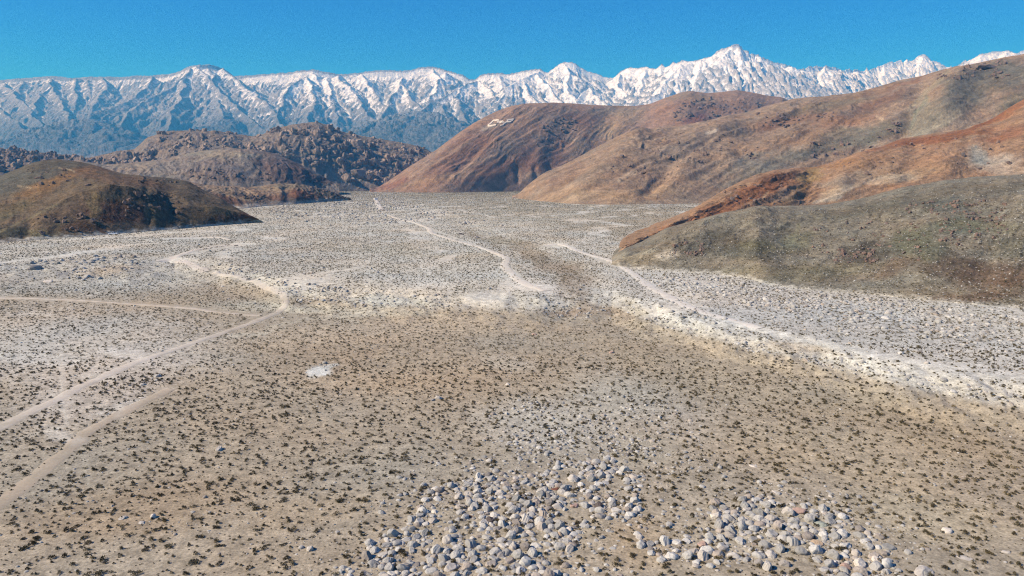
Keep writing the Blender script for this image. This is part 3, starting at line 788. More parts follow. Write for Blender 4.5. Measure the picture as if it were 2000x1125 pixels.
CD = curve([(-200, 12.9), (300, 12.8), (395, 12.5), (460, 13.0), (612, 12.9), (660, 13), (842, 13.2), (930, 13), (1109, 12.8), (1200, 12.9), (1330, 12.0), (1431, 11.6), (1560, 12.0), (1680, 13.2), (1800, 14.0), (2200, 14)])
crest_line = [(p[0], p[1], float(CD(p[0]))) for p in SKY]
SPURS = [
    [(432, 133, 12.5), (459, 151, 12.1), (480, 172, 11.7), (515, 197, 11.1), (535, 215, 10.7), (552, 243, 10.1), (562, 270, 9.6)],
    [(385, 129, 12.4), (400, 147, 12.0), (419, 165, 11.6), (455, 201, 10.9), (490, 233, 10.3), (520, 258, 9.8), (545, 290, 9.3)],
    [(375, 133, 12.3), (338, 169, 11.6), (290, 195, 11.0), (255, 215, 10.5), (232, 245, 10.0), (215, 285, 9.3)],
    [(362, 150, 12.0), (355, 185, 11.1), (340, 220, 10.3), (325, 255, 9.7)],
    [(300, 150, 12.6), (285, 172, 12.0), (262, 190, 11.5), (235, 205, 11.0), (200, 215, 10.6), (170, 222, 10.3)],
    [(597, 151, 12.3), (575, 165, 11.9), (556, 185, 11.4), (545, 210, 10.9), (540, 235, 10.5)],
    [(600, 150, 12.3), (612, 172, 11.7), (614, 195, 11.1), (606, 220, 10.5), (600, 245, 10.0)],
    [(660, 146, 12.7), (677, 165, 12.1), (700, 198, 11.3), (730, 235, 10.5), (762, 268, 9.8)],
    [(640, 150, 12.6), (645, 180, 11.8), (655, 215, 10.9), (668, 262, 9.9)],
    [(703, 144, 12.9), (722, 165, 12.3), (740, 190, 11.7), (752, 208, 11.2)],
    [(785, 150, 12.8), (784, 163, 12.3), (768, 185, 11.7), (752, 212, 11.1), (748, 235, 10.6)],
    [(784, 163, 12.3), (800, 185, 11.7), (812, 200, 11.2), (826, 215, 10.8)],
    [(842, 134, 12.9), (858, 155, 12.3), (850, 180, 11.8), (835, 198, 11.4)],
    [(927, 158, 12.5), (905, 168, 12.1), (877, 182, 11.6), (845, 200, 11.1), (821, 216, 10.7)],
    [(905, 168, 12.1), (890, 190, 11.4), (899, 212, 10.8), (912, 232, 10.3), (935, 262, 9.7)],
    [(935, 158, 12.5), (955, 175, 12.0), (975, 195, 11.4), (985, 215, 10.9), (1000, 240, 10.3)],
    [(870, 203, 10.9), (868, 220, 10.4), (880, 245, 9.9)],
    [(1055, 140, 12.6), (1035, 148, 12.3), (1005, 160, 11.9), (985, 178, 11.5), (978, 196, 11.2)],
    [(1020, 155, 12.1), (1035, 180, 11.5), (1055, 205, 11.0)],
    [(1050, 145, 12.4), (1070, 170, 11.8), (1095, 198, 11.2), (1105, 215, 10.9)],
    [(1105, 126, 12.6), (1112, 140, 12.3), (1105, 160, 11.9), (1120, 190, 11.3)],
    [(1150, 171, 11.9), (1165, 185, 11.5), (1190, 210, 11.0)],
    [(1150, 171, 11.9), (1136, 190, 11.5), (1130, 210, 11.2)],
    [(1212, 145, 12.7), (1205, 165, 12.2), (1230, 190, 11.6)],
    [(1261, 135, 12.5), (1255, 160, 12.0), (1250, 185, 11.5)],
    [(1347, 122, 11.9), (1325, 135, 11.6), (1305, 155, 11.2), (1290, 175, 10.8), (1268, 197, 10.4)],
    [(1371, 116, 11.8), (1366, 135, 11.4), (1358, 160, 10.9), (1352, 185, 10.5)],
    [(1392, 112, 11.7), (1392, 130, 11.3), (1400, 155, 10.9), (1425, 182, 10.4)],
    [(1375, 118, 11.7), (1382, 140, 11.2), (1378, 180, 10.5)],
    [(1420, 98, 11.5), (1412, 120, 11.1), (1420, 135, 10.9), (1432, 165, 10.5)],
    [(1442, 92, 11.5), (1448, 115, 11.2), (1450, 130, 10.9), (1452, 185, 10.2)],
    [(1463, 108, 11.5), (1470, 135, 11.0), (1475, 185, 10.3)],
    [(1481, 110, 11.5), (1492, 140, 11.0), (1500, 188, 10.3)],
    [(1510, 124, 11.6), (1518, 150, 11.1), (1528, 190, 10.5)],
    [(1540, 131, 11.8), (1548, 160, 11.2), (1550, 195, 10.6)],
    [(1570, 138, 12.0), (1568, 160, 11.5), (1580, 188, 11.0)],
    [(1613, 131, 12.2), (1608, 150, 11.8), (1612, 188, 11.1)],
    [(1640, 138, 12.4), (1650, 160, 11.9), (1655, 182, 11.5)],
    [(1673, 140, 12.9), (1680, 160, 12.4), (1690, 178, 12.0)],
    [(1727, 129, 13.5), (1722, 150, 13.1), (1730, 170, 12.7)], [(1758, 120, 13.8), (1757, 140, 13.5), (1760, 160, 13.2)], [(1771, 119, 13.8), (1771, 140, 13.5), (1772, 156, 13.2)],
    [(1801, 109, 13.9), (1796, 130, 13.6), (1792, 150, 13.3)], [(1833, 124, 13.9), (1830, 140, 13.6)], [(1915, 109, 13.9), (1910, 130, 13.6)], [(1968, 101, 13.9), (1965, 120, 13.6)],
    [(0, 158, 12.6), (20, 175, 12.0), (45, 200, 11.3), (65, 225, 10.7), (85, 250, 10.1)],
    [(-60, 165, 12.6), (-30, 190, 11.7), (0, 212, 11.0), (30, 238, 10.3), (50, 262, 9.8)],
    [(96, 150, 12.7), (97, 168, 12.2), (78, 190, 11.5), (62, 212, 11.0)],
    [(97, 168, 12.2), (115, 192, 11.5), (130, 220, 10.8), (140, 240, 10.4)],
    [(150, 153, 12.7), (148, 175, 12.0), (150, 200, 11.4)], [(200, 152, 12.7), (205, 175, 12.0), (190, 195, 11.5)],
    [(821, 217, 9.7), (790, 226, 9.5), (757, 238, 9.2), (717, 260, 8.8), (690, 275, 8.5)],
    [(821, 217, 9.7), (850, 226, 9.5), (868, 245, 9.2), (885, 268, 8.8)],
    [(171, 233, 9.4), (140, 238, 9.2), (107, 249, 9.0), (50, 268, 8.7), (0, 284, 8.4), (-120, 305, 8.0)],
    [(171, 233, 9.4), (195, 240, 9.2), (212, 256, 8.9), (222, 275, 8.6)],
    [(300, 270, 8.8), (250, 285, 8.5), (180, 300, 8.2)], [(430, 245, 9.3), (450, 262, 9.0), (470, 285, 8.7)],
]


def world_line(line):
    return [tuple(float(q) for q in unproj_y(p[0], p[1], p[2] * 1000)) for p in line]


mpx = np.arange(-160, 2180, 1.25)
# rows packed where the range is seen
md = np.concatenate([np.arange(7000, 8400, 60), np.arange(8400, 11000, 17), np.arange(11000, 14300, 10.5), np.arange(14300, 17500, 160)])
MX = ((mpx - 1000) / F)[None, :] * md[:, None] * 1.0 / (1.0)
MY = np.repeat(md[:, None], len(mpx), 1)
MX = MX * 1.02
wxx = 34 * fbm(MX / 420, MY / 420, 4, 300)
wyy = 34 * fbm(MX / 420, MY / 420, 4, 310)
MZ = np.full(MX.shape, -1e9)
MU = np.zeros(MX.shape)
MDs = np.full(MX.shape, 1e9)


def tent(line, s1, a, L, wamp, k, seed):
    """raise the relief to a ridge along this line, falling away on both sides"""
    global MZ, MU, MDs
    acc = 0.0
    P = world_line(line)
    for (x0, y0, z0), (x1, y1, z1) in zip(P[:-1], P[1:]):
        R0 = 3600
        xm, ym = min(x0, x1) - R0, max(x0, x1) + R0
        c = (MX[200] > xm) & (MX[200] < ym)
        r = (md > min(y0, y1) - R0) & (md < max(y0, y1) + R0)
        ci = np.where(c)[0]
        ri = np.where(r)[0]
        if not len(ci) or not len(ri):
            continue
        sl = (slice(ri[0], ri[-1] + 1), slice(ci[0], ci[-1] + 1))
        X, Y = MX[sl] + wamp * wxx[sl], MY[sl] + wamp * wyy[sl]
        vx, vy = x1 - x0, y1 - y0
        L2 = vx * vx + vy * vy
        t = np.clip(((X - x0) * vx + (Y - y0) * vy) / L2, 0, 1)
        d = np.hypot(X - x0 - t * vx, Y - y0 - t * vy)
        z = z0 + (z1 - z0) * t - s1 * d - a * (1 - np.exp(-d / L))
        sgn = np.sign((X - x0) * vy - (Y - y0) * vx)
        m = z > MZ[sl]
        MZ[sl] = np.where(m, z, MZ[sl])
        MU[sl] = np.where(m, acc + t * math.sqrt(L2) + sgn * 5000 + seed * 9000 + np.where((t <= 0) | (t >= 1), np.arctan2(Y - y0, X - x0) * d * 0.6, 0), MU[sl])
        MDs[sl] = np.where(m, d, MDs[sl])
        acc += math.sqrt(L2)


tent(crest_line, 0.50, 210, 110, 0.15, 0, 0)
for i, sp in enumerate(SPURS):
    far = sp[0][2] > 9.9
    tent(sp, 0.70 if far else 0.40, 50 if far else 10, 90, 3.0 if i not in () else 0.5, 0, i + 1)
for i in range(12):        # minor ribs below the crest
    x0 = -80 + i * 130 + RS.uniform(-50, 50)
    d0 = float(CD(x0)) - 0.25
    y0 = float(curve(SKY)(x0)) + 6
    line = [(x0, y0, d0)]
    dx = RS.uniform(-7, 14)
    for q in range(1, 5):
        line.append((x0 + dx * q + RS.uniform(-5, 5), y0 + q * RS.uniform(19, 27) + 6, d0 - 0.55 * q))
    tent(line, 0.6, 30, 70, 3.0, 0, 60 + i)
fan = 38 + (MY - 6500) * 0.112 + 20 * fbm(MX / 900, MY / 900, 3, 330)
MZ = np.maximum(MZ, fan) + 0
hgt = np.clip((MZ - fan) / 300, 0, 1)
cl = np.clip(MDs / 260, 0.0, 1)
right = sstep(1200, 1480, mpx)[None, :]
gul = ridged(MU / 240 + 0.5 * fbm(MX / 400, MY / 400, 3, 7), MDs / 900, 4, 340, 0.7)
wcl = MX * 0 + 1
MZ = MZ + hgt * (75 * np.clip(MDs / 500, 0, 1) * (1 - .5 * right) * ridged((MX - 0.35 * MY) / 520 + 0.5 * fbm(MX / 700, MY / 700, 3, 21), MY / 1500, 3, 342, 0.6) + cl * (66 + 30 * right) * gul + cl * 60 * right * ridged(MX / 130 + 0.4 * noise(MX / 300, MY / 300, 8), MY / 2500, 2, 345) + (14 + 10 * cl) * fbm(MX / 110, MY / 110, 5, 350, 0.62) + 24 * cl * ridged(MX / 75 + 0.4 * noise(MX / 200, MY / 200, 9), MY / 200, 4, 360, 0.65))
# crest needles on the right
MZ = MZ + hgt * (16 * right + 9) * np.maximum(0, ridged(MX / 60, MY / 400, 3, 370)) * (1 - cl) + hgt * 34 * np.exp(-((MDs - 190) / 130) ** 2) * ridged(MX / 110, MY / 900, 3, 375)
gyz, gxz = np.gradient(MZ)
dy_ = np.gradient(MY)[0]
dx_ = np.gradient(MX)[1]
sx, sy = gxz / dx_, gyz / dy_
slope = np.hypot(sx, sy)


def blur(A, n):
    k = np.ones(2 * n + 1) / (2 * n + 1)
    B = np.apply_along_axis(lambda v: np.convolve(np.pad(v, n, mode='edge'), k, mode='valid'), 0, A)
    return np.apply_along_axis(lambda v: np.convolve(np.pad(v, n, mode='edge'), k, mode='valid'), 1, B)


conc = blur(MZ, 5) - MZ             # >0 in gullies
mpx2, mpy2 = project(MX, MY, MZ)
elev = MZ
snowline = 1150 - 420 * sstep(700, 1300, mpx2) + 120 * fbm(MX / 500, MY / 500, 3, 380)
f = 0.30 + (elev - snowline) / 2400 + 0.026 * conc - 0.26 * gul * cl * hgt + 0.42 * fbm(MX / 38, MY / 60, 5, 390, 0.8) - 0.22 * np.clip(slope - 1.0, -0.5, 1.0) + (0.26 * sstep(900, 1150, mpx2) - 0.34 * sstep(1280, 1420, mpx2)) * sstep(700, 1500, elev) - 1.1 * sstep(1000, 350, elev + 200 * fbm(MX / 400, MY / 400, 4, 391))
f = f + (0.25 - 0.16 * right) * sstep(1500, 2100, elev) + 0.45 * (1 - cl) * sstep(420, 520, mpx2) * sstep(900, 1500, elev) - 0.10 * sstep(560, 380, mpx2)
snow = sstep(0.40, 0.64, f + 0.16 * sstep(500, 300, mpx2) * sstep(1500, 2000, elev))
snow = np.minimum(snow, 0.97)
rock = np.broadcast_to(srgb((136, 137, 140)), MX.shape + (3,)) * (1 - 0 * right[..., None])
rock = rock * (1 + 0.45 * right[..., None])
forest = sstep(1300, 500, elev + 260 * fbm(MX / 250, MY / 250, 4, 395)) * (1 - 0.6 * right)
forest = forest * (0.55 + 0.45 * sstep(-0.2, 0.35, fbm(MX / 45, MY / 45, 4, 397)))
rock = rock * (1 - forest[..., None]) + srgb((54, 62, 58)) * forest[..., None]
fanm = sstep(120, 20, MZ - fan)[..., None]
rock = rock * (1 - fanm) + srgb((140, 130, 108)) * fanm
rock = rock * (1 + 0.25 * fbm(MX / 90, MY / 90, 5, 399, 0.7))[..., None]
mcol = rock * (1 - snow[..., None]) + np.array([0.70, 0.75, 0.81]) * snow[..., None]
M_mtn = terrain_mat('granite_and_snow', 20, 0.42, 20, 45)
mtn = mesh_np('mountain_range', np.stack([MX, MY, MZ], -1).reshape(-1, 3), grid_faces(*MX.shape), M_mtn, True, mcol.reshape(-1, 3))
tag(mtn, kind='structure')

# ------------------------------------------------------------------ rock and shrub shapes
def ico(sub):
    import bmesh
    bm = bmesh.new()
    bmesh.ops.create_icosphere(bm, subdivisions=sub, radius=1.0)
    v = np.array([w.co[:] for w in bm.verts])
    f = np.array([[w.index for w in p.verts] for p in bm.faces])
    bm.free()
    return v, f


def rock_shape(rs, sub, cuts, depth, rough, squash):
    v, f = ico(sub)
    for _ in range(cuts):       # flat faces knocked off a round block
        n = rs.normal(size=3)
        n /= np.linalg.norm(n)
        d = rs.uniform(depth, 1.0)
        s = v @ n - d
        v = v - np.outer(np.maximum(s, 0) * 0.92, n)
    q = 1 + rough * fbm(v[:, 0] * 1.3 + v[:, 2] * 0.7 + rs.uniform(0, 50), v[:, 1] * 1.3 - v[:, 2] * 0.9 + rs.uniform(0, 50), 4, 500)
    v = v * q[:, None]
    v *= np.array([1, rs.uniform(0.72, 1.0), squash])
    v[:, 2] += squash * 0.55
    v *= 1.0 / np.abs(v[:, :2]).max()
    return v, f


def stone_mat(name, stops, amp=0.18, sc=6.0, bump=0.02, rnd=True):
    m, n, l, b = nm(name)
    oi = n.new('ShaderNodeObjectInfo')
    c = ramp(n, l, oi.outputs['Random'], stops)
    tc = n.new('ShaderNodeTexCoord')
    for s_, a in ((sc, amp), (sc * 0.3, amp * 0.8)):
        t = n.new('ShaderNodeTexNoise')
        t.inputs['Scale'].default_value = s_
        t.inputs['Detail'].default_value = 5
        t.inputs['Roughness'].default_value = 0.7
        l.new(tc.outputs['Object'], t.inputs['Vector'])
        mr = n.new('ShaderNodeMapRange')
        mr.inputs['From Min'].default_value = 0.3
        mr.inputs['From Max'].default_value = 0.7
        mr.inputs['To Min'].default_value = 1 - a
        mr.inputs['To Max'].default_value = 1 + a
        l.new(t.outputs['Fac'], mr.inputs['Value'])
        vm = n.new('ShaderNodeVectorMath')
        vm.operation = 'SCALE'
        l.new(c, vm.inputs[0])
        l.new(mr.outputs[0], vm.inputs['Scale'])
        c = vm.outputs[0]
    l.new(c, b.inputs['Base Color'])
    bp = n.new('ShaderNodeBump')
    bp.inputs['Strength'].default_value = 0.6
    bp.inputs['Distance'].default_value = bump
    l.new(t.outputs['Fac'], bp.inputs['Height'])
    l.new(bp.outputs[0], b.inputs['Normal'])
    return m


def L3(r, g, b):
    return tuple(float(q) * GAIN for q in srgb((r, g, b)))


M_boulder = stone_mat('granite_boulder', [(0.0, L3(148, 147, 140)), (0.25, L3(186, 184, 175)), (0.5, L3(166, 164, 156)), (0.72, L3(204, 202, 192)), (0.9, L3(174, 163, 148)), (1.0, L3(128, 124, 118))])
M_crag = stone_mat('weathered_crag', [(0.0, L3(138, 124, 113)), (0.4, L3(168, 150, 134)), (0.7, L3(108, 96, 90)), (1.0, L3(176, 156, 136))], 0.3, 3.0, 0.3)
M_darkcrag = stone_mat('dark_outcrop', [(0.0, L3(112, 98, 90)), (0.5, L3(140, 118, 104)), (1.0, L3(104, 96, 92))], 0.25, 3.0, 0.2)


def plant_mat(name, stops):
    m, n, l, b = nm(name)
    oi = n.new('ShaderNodeObjectInfo')
    c = ramp(n, l, oi.outputs['Random'], stops)
    at = n.new('ShaderNodeAttribute')
    at.attribute_name = 'Col'
    c = mul(n, l, c, at.outputs['Color'])
    l.new(c, b.inputs['Base Color'])
    return m


M_shrub = plant_mat('desert_scrub', [(0.0, L3(104, 98, 74)), (0.35, L3(124, 112, 82)), (0.6, L3(88, 82, 64)), (0.85, L3(178, 162, 128)), (1.0, L3(118, 116, 96))])


def shrub_shape(rs, nleaf, wid=1.0):
    """a low mound of twigs and small leaves, radius about 1, one continuous cloud of blades"""
    co, fa, cl = [], [], []
    lob = [(rs.uniform(-.5, .5), rs.uniform(-.4, .4), rs.uniform(.35, .6), rs.uniform(.45, .8)) for _ in range(3)]
    for i in range(nleaf):
        cx, cy, r, hh = lob[rs.randint(3)]
        th, u = rs.uniform(0, 2 * math.pi), rs.uniform(0, 1) ** 0.6
        el = rs.uniform(0.05, 1.45)
        rad = 0.55 + 0.5 * u
        p = np.array([cx + r * rad * math.cos(th) * math.cos(el), cy + r * rad * math.sin(th) * math.cos(el), hh * rad * math.sin(el)])
        d = np.array([math.cos(th) * math.cos(el), math.sin(th) * math.cos(el), 0.5 + math.sin(el)]) + rs.normal(size=3) * 0.5
        d /= np.linalg.norm(d)
        s = np.cross(d, rs.normal(size=3))
        s /= np.linalg.norm(s) + 1e-9
        ln, w = rs.uniform(.16, .34), rs.uniform(.05, .11) * wid
        k = len(co)
        co += [p - d * ln * .5 - s * w * .5, p - d * ln * .5 + s * w * .5, p + d * ln * .5 + s * w * .35, p + d * ln * .5 - s * w * .35]
        fa.append([k, k + 1, k + 2, k + 3])
        v = rs.uniform(.7, 1.25)
        tip = rs.rand() < .22
        c = np.array([1.35, 1.25, 1.0]) * v if tip else np.array([1, 1, 1]) * v * .8
        cl += [c * .9, c * .9, c, c]
    co = np.array(co)
    co[:, 2] = np.maximum(co[:, 2], -0.02)
    return co, np.array(fa), np.array(cl) * .95


# source collections: their members are real things standing in the scene
def coll(name):
    c = bpy.data.collections.new(name)
    S.collection.children.link(c)
    return c


def move_to(o, c):
    S.collection.objects.unlink(o)
    c.objects.link(o)


C_boulder, C_stone, C_shrub, C_scrub, C_crag = coll('boulders'), coll('stones'), coll('shrubs'), coll('scrub'), coll('crags')

rs = np.random.RandomState(5)
near_rocks = [rock_shape(rs, 4, rs.randint(6, 15), rs.uniform(0.5, 0.64), 0.22, rs.uniform(0.55, 0.9)) for _ in range(9)]
rock_me = []
for v, f in near_rocks:
    o = mesh_np('boulder', v, f, M_boulder, False, link=False)
    rock_me.append(o.data)
    bpy.data.objects.remove(o)


def put_boulder(x, y, w, label, mi=None, mat=None, tall=1.0, group=None, rot=None, sink=0.2, cat='boulder'):
    o = bpy.data.objects.new('boulder', rock_me[RS.randint(len(rock_me)) if mi is None else mi])
    z = float(gz(np.array([x]), np.array([y]))[0])
    o.location = (x, y, z - sink * w)
    r = w / 2
    o.scale = (r, r * RS.uniform(.8, 1.05), r * RS.uniform(.85, 1.1) * tall)
    o.rotation_euler = (RS.uniform(-.15, .15), RS.uniform(-.15, .15), RS.uniform(0, 6.28) if rot is None else rot)
    S.collection.objects.link(o)
    tag(o, label, cat, group)
    if mat:
        o.material_slots[0].link = 'OBJECT'
        o.material_slots[0].material = mat
    return o


def solid(name, rgb):
    c = tuple(q * w_ for q, w_ in zip(L3(*rgb), (.84, .80, .72)))
    return stone_mat(name, [(0.0, c), (1.0, tuple(q * 1.03 for q in c))])


MS = {'white': solid('white_granite', (232, 228, 220)), 'grey': solid('grey_granite', (170, 168, 166)), 'dark': solid('dark_rock', (104, 98, 98)), 'pink': solid('pinkish_granite', (196, 172, 162)),
      'red': solid('red_brown_rock', (142, 98, 84)), 'tan': solid('tan_rock', (192, 174, 152)), 'green': solid('greenish_rock', (180, 190, 180)), 'light': solid('light_grey_granite', (206, 204, 200))}
# px, py (foot), width px, tall, tone, label
NAMED = [
    (880, 1114, 31, 1.1, 'light', 'big light grey angular boulder standing alone at the bottom of the pile'),
    (896, 974, 22, 1.1, 'light', 'pale domed boulder at the upper left tip of the central boulder pile'),
    (850, 1002, 18, .7, 'white', 'low white boulder beside the left edge of the central pile'),
    (874, 1060, 25, 1.2, 'light', 'upright light grey boulder with a dark shadow left of the central pile'),
    (919, 1068, 17, 1.1, 'white', 'small whitish round boulder right of an upright grey one'),
    (981, 1087, 24, .9, 'grey', 'oval grey boulder in front of the tall leaning slab'),
    (1001, 1072, 23, 1.7, 'light', 'tall leaning light grey slab in the central boulder pile'),
    (1057, 1095, 23, .7, 'grey', 'long flat topped grey boulder at the right end of the bottom row'),
    (1020, 1113, 23, .8, 'light', 'broad light boulder in the lowest row of the central pile'),
    (972, 1034, 23, .7, 'grey', 'elongated bluish grey boulder in the middle of the central pile'),
    (1006, 1040, 20, 1.1, 'grey', 'dull grey boulder between shrubs in the central pile'),
    (1112, 1036, 19, .8, 'white', 'cream white boulder right of the central pile above a tan one'),
    (1092, 1048, 18, 1.2, 'tan', 'tan brown blocky boulder right of the central pile'),
    (1172, 1012, 25, .9, 'grey', 'large round grey boulder at the right edge of the central pile'),
    (1169, 993, 20, 1.0, 'dark', 'dark grey split boulder behind the large round one'),
    (1090, 994, 27, .8, 'light', 'wide pale boulder in the upper part of the central pile'),
    (1122, 990, 24, .8, 'pink', 'pinkish wide boulder in the upper part of the central pile'),
    (1120, 940, 28, .9, 'light', 'largest pale dome at the top of the central boulder pile'),
    (1085, 956, 23, .5, 'red', 'red brown flat boulder at the top of the central pile'),
    (915, 1011, 18, .6, 'red', 'dull red boulder left of centre in the central pile'),
    (940, 985, 17, 1.1, 'light', 'round pale boulder with a black shadow near the pile top left'),
    (922, 997, 17, 1.1, 'light', 'blunt pale boulder just below a round one with a black shadow'),
    (1007, 956, 20, .8, 'grey', 'grey boulder half hidden by shrubs above the central pile'),
    (958, 1020, 20, 1.3, 'dark', 'dark jagged boulder casting a deep shadow inside the central pile'),
    (1400, 1012, 25, 1.2, 'white', 'smooth round white boulder at the left tip of the right pile'),
    (1418, 999, 22, .9, 'grey', 'grey boulder just behind the smooth round white one'),
    (1429, 1006, 22, .5, 'light', 'flat pale boulder in the shadow beside the smooth white one'),
    (1461, 998, 20, .9, 'light', 'rounded light boulder at the top edge of the right pile'),
    (1540, 1006, 26, 1.1, 'light', 'cleft pale boulder at the top of the right pile'),
    (1564, 1003, 28, .9, 'pink', 'big pinkish grey boulder at the upper right of the right pile'),
    (1518, 964, 23, .5, 'white', 'flat white boulder lying in open scrub above the right pile'),
    (1610, 1028, 31, .6, 'green', 'broad pale bluish boulder at the right side of the right pile'),
    (1428, 1050, 25, 1.2, 'grey', 'grey pointed boulder with a black shadow in the right pile'),
    (1600, 1064, 27, .6, 'tan', 'orange tan flat boulder right of centre in the right pile'),
    (1374, 1066, 25, 1.0, 'pink', 'warm grey boulder with a deep shadow at the left of the right pile'),
    (1312, 1088, 19, .9, 'green', 'greenish grey boulder at the far left of the right pile'),
    (1473, 1066, 26, .5, 'tan', 'low tan boulder in a row of grey ones in the right pile'),
    (1414, 1078, 20, .9, 'grey', 'round grey boulder in the lower left of the right pile'),
    (1483, 1103, 18, 1.3, 'grey', 'upright dark faced boulder at the foot of the right pile'),
    (1533, 1107, 24, .8, 'grey', 'rounded grey boulder with a long shadow at the foot of the right pile'),
    (1500, 1113, 20, 1.3, 'light', 'pale upright boulder next to the foot of the right pile'),
    (1654, 1111, 21, .9, 'pink', 'pinkish boulder left of a big white one in the bottom right corner'),
    (1681, 1108, 30, 1.0, 'white', 'big white oval boulder in the bottom right pile'),
    (1651, 1094, 22, .7, 'tan', 'tan boulder above the pinkish one in the bottom right pile'),
    (1714, 1096, 20, 1.0, 'white', 'bright boulder on the right edge of the bottom right pile'),
    (1472, 913, 28, .4, 'white', 'flat white slab alone in scrub far above the right pile'),
    (1680, 991, 26, .4, 'light', 'flat pale slab alone in scrub right of the right pile'),
    (1892, 1097, 40, .4, 'light', 'wide flat pale slab near the right edge of the picture'),
    (1812, 1125, 48, .8, 'light', 'very large pale boulder at the bottom edge'),
    (1852, 1040, 20, .7, 'white', 'small pale boulder alone in scrub near the right edge'),
    (1968, 1081, 15, .8, 'light', 'small round boulder nearest the right edge'),
    (1250, 1052, 17, 1.1, 'light', 'pale rounded boulder alone between the two boulder piles'),
    (427, 880, 18, 1.1, 'light', 'lone grey boulder in open scrub on the left'),
    (605, 1076, 18, .9, 'light', 'pale boulder with a dark right side below left in open scrub'),
    (297, 1012, 13, 1.2, 'white', 'small pointed white boulder among shrubs at lower left'),
    (238, 1015, 16, .7, 'light', 'low pale boulder left of the small pointed white one'),
    (277, 1023, 17, .5, 'light', 'flat pale boulder below the small pointed white one'),
    (991, 752, 14, .9, 'white', 'lone whitish boulder in the middle of the tan fan'),
    (1044, 654, 12, .8, 'pink', 'lone pinkish boulder high on the tan fan'),
    (1195, 690, 12, 1.0, 'pink', 'lilac grey boulder on the tan fan right of centre'),
    (275, 778, 13, .6, 'white', 'pale boulder beside the dirt road on the left'),
    (748, 1086, 27, .7, 'light', 'broad pale boulder left of the bottom of the central pile'),
    (710, 1122, 20, .9, 'grey', 'grey boulder at the bottom edge left of the central pile'),
    (793, 1108, 20, 1.0, 'grey', 'grey boulder touching its neighbours at lower left of the pile'),
    (900, 458, 13, .9, 'dark', 'dark boulder beside the far wash'),
    (930, 464, 12, .8, 'grey', 'grey boulder right of the dark one by the far wash'),
    (62, 526, 24, .6, 'grey', 'big grey rock outcropping at the left edge of the fan'),
    (93, 551, 20, .4, 'white', 'low white rock below the grey outcrop at far left'),
    (856, 780, 16, 1.0, 'light', 'pale rock topping a small rock heap on the tan fan'),
    (845, 783, 14, .7, 'grey', 'grey rock at the left of the small rock heap on the tan fan'),
    (460, 480, 8, .9, 'dark', 'small dark rock at the edge of the pale clearing'),
]
named_xy = []
for i, (px, py, w, tall, tone, lab) in enumerate(NAMED):
    x, y, z = ground_at([px], [py])
    x, y = float(x[0]), float(y[0])
    wm = w / F * math.hypot(x, y) * 1.06
    put_boulder(x, y + wm * 0.25, wm, lab, mat=MS[tone], tall=tall)
    named_xy.append((x, y, wm))

# ---- boulder fields
PILE_A = [(835, 955), (900, 938), (960, 925), (1040, 930), (1100, 902), (1180, 893), (1240, 930), (1256, 990), (1235, 1010), (1150, 1000), (1135, 1045), (1090, 1125), (1075, 1180), (780, 1180), (715, 1085), (700, 1065), (790, 1030), (812, 1000)]
PILE_B = [(1385, 985), (1450, 968), (1520, 963), (1570, 958), (1610, 990), (1690, 1020), (1740, 1060), (1760, 1125), (1780, 1180), (1640, 1180), (1600, 1100), (1560, 1085), (1470, 1095), (1400, 1100), (1290, 1095), (1240, 1060), (1310, 1035), (1380, 1030)]
MID_A = [(940, 800), (1020, 780), (1130, 770), (1300, 780), (1370, 830), (1380, 900), (1300, 960), (1250, 950), (1180, 895), (1060, 910), (960, 880)]
BANDR = [(1270, 540), (1400, 542), (1500, 565), (1700, 583), (1900, 602), (2100, 620), (2100, 690), (1900, 665), (1600, 625), (1400, 590), (1290, 560)]
PALER = [(1180, 540), (1270, 540), (2150, 620), (2150, 780), (1850, 720), (1600, 670), (1400, 625), (1260, 590)]
SCL = [(420, 512), (500, 530), (560, 548), (640, 560), (760, 568), (870, 575), (880, 605), (700, 602), (580, 590), (520, 560), (430, 535)]
SCL2 = [(30, 520), (120, 500), (200, 498), (280, 500), (280, 520), (200, 545), (80, 555), (0, 550)]
FARL = [(520, 415), (560, 400), (690, 380), (760, 372), (800, 400), (1000, 440), (960, 470), (850, 430), (700, 440), (600, 445), (540, 440)]
SCR = [(1210, 590), (1330, 630), (1480, 670), (1640, 695), (1800, 735), (2060, 780), (2060, 815), (1850, 775), (1700, 735), (1480, 690), (1330, 655), (1230, 620)]
DIG = [(590, 725), (640, 708), (665, 712), (650, 738), (600, 740)]
HEAP = [(1060, 985 - 400), (1100, 590), (1180, 600), (1210, 620), (1120, 625), (1060, 612)]


def scatter_poly(poly, dens, smin, smax, pw=2.2, clump=0.35, k=600):
    """real-ground scatter inside a patch given by its outline; dens per square metre"""
    gxp, gyp, _ = ground_at([p[0] for p in poly], [p[1] for p in poly])
    x0, x1, y0, y1 = gxp.min(), gxp.max(), gyp.min(), gyp.max()
    n = int((x1 - x0) * (y1 - y0) * dens)
    n = min(n, 400000)
    x, y = RS.uniform(x0, x1, n), RS.uniform(y0, y1, n)
    m = inside(x, y, list(zip(gxp, gyp)))
    x, y = x[m], y[m]
    c = fbm(x / 5 / max(1, np.median(y) / 90), y / 8 / max(1, np.median(y) / 90), 3, k)
    m = RS.rand(len(x)) < np.clip(0.5 + clump * 3 * c, 0, 1)
    x, y = x[m], y[m]
    s = smin + (smax - smin) * RS.rand(len(x)) ** pw
    return np.stack([x, y, s], -1)


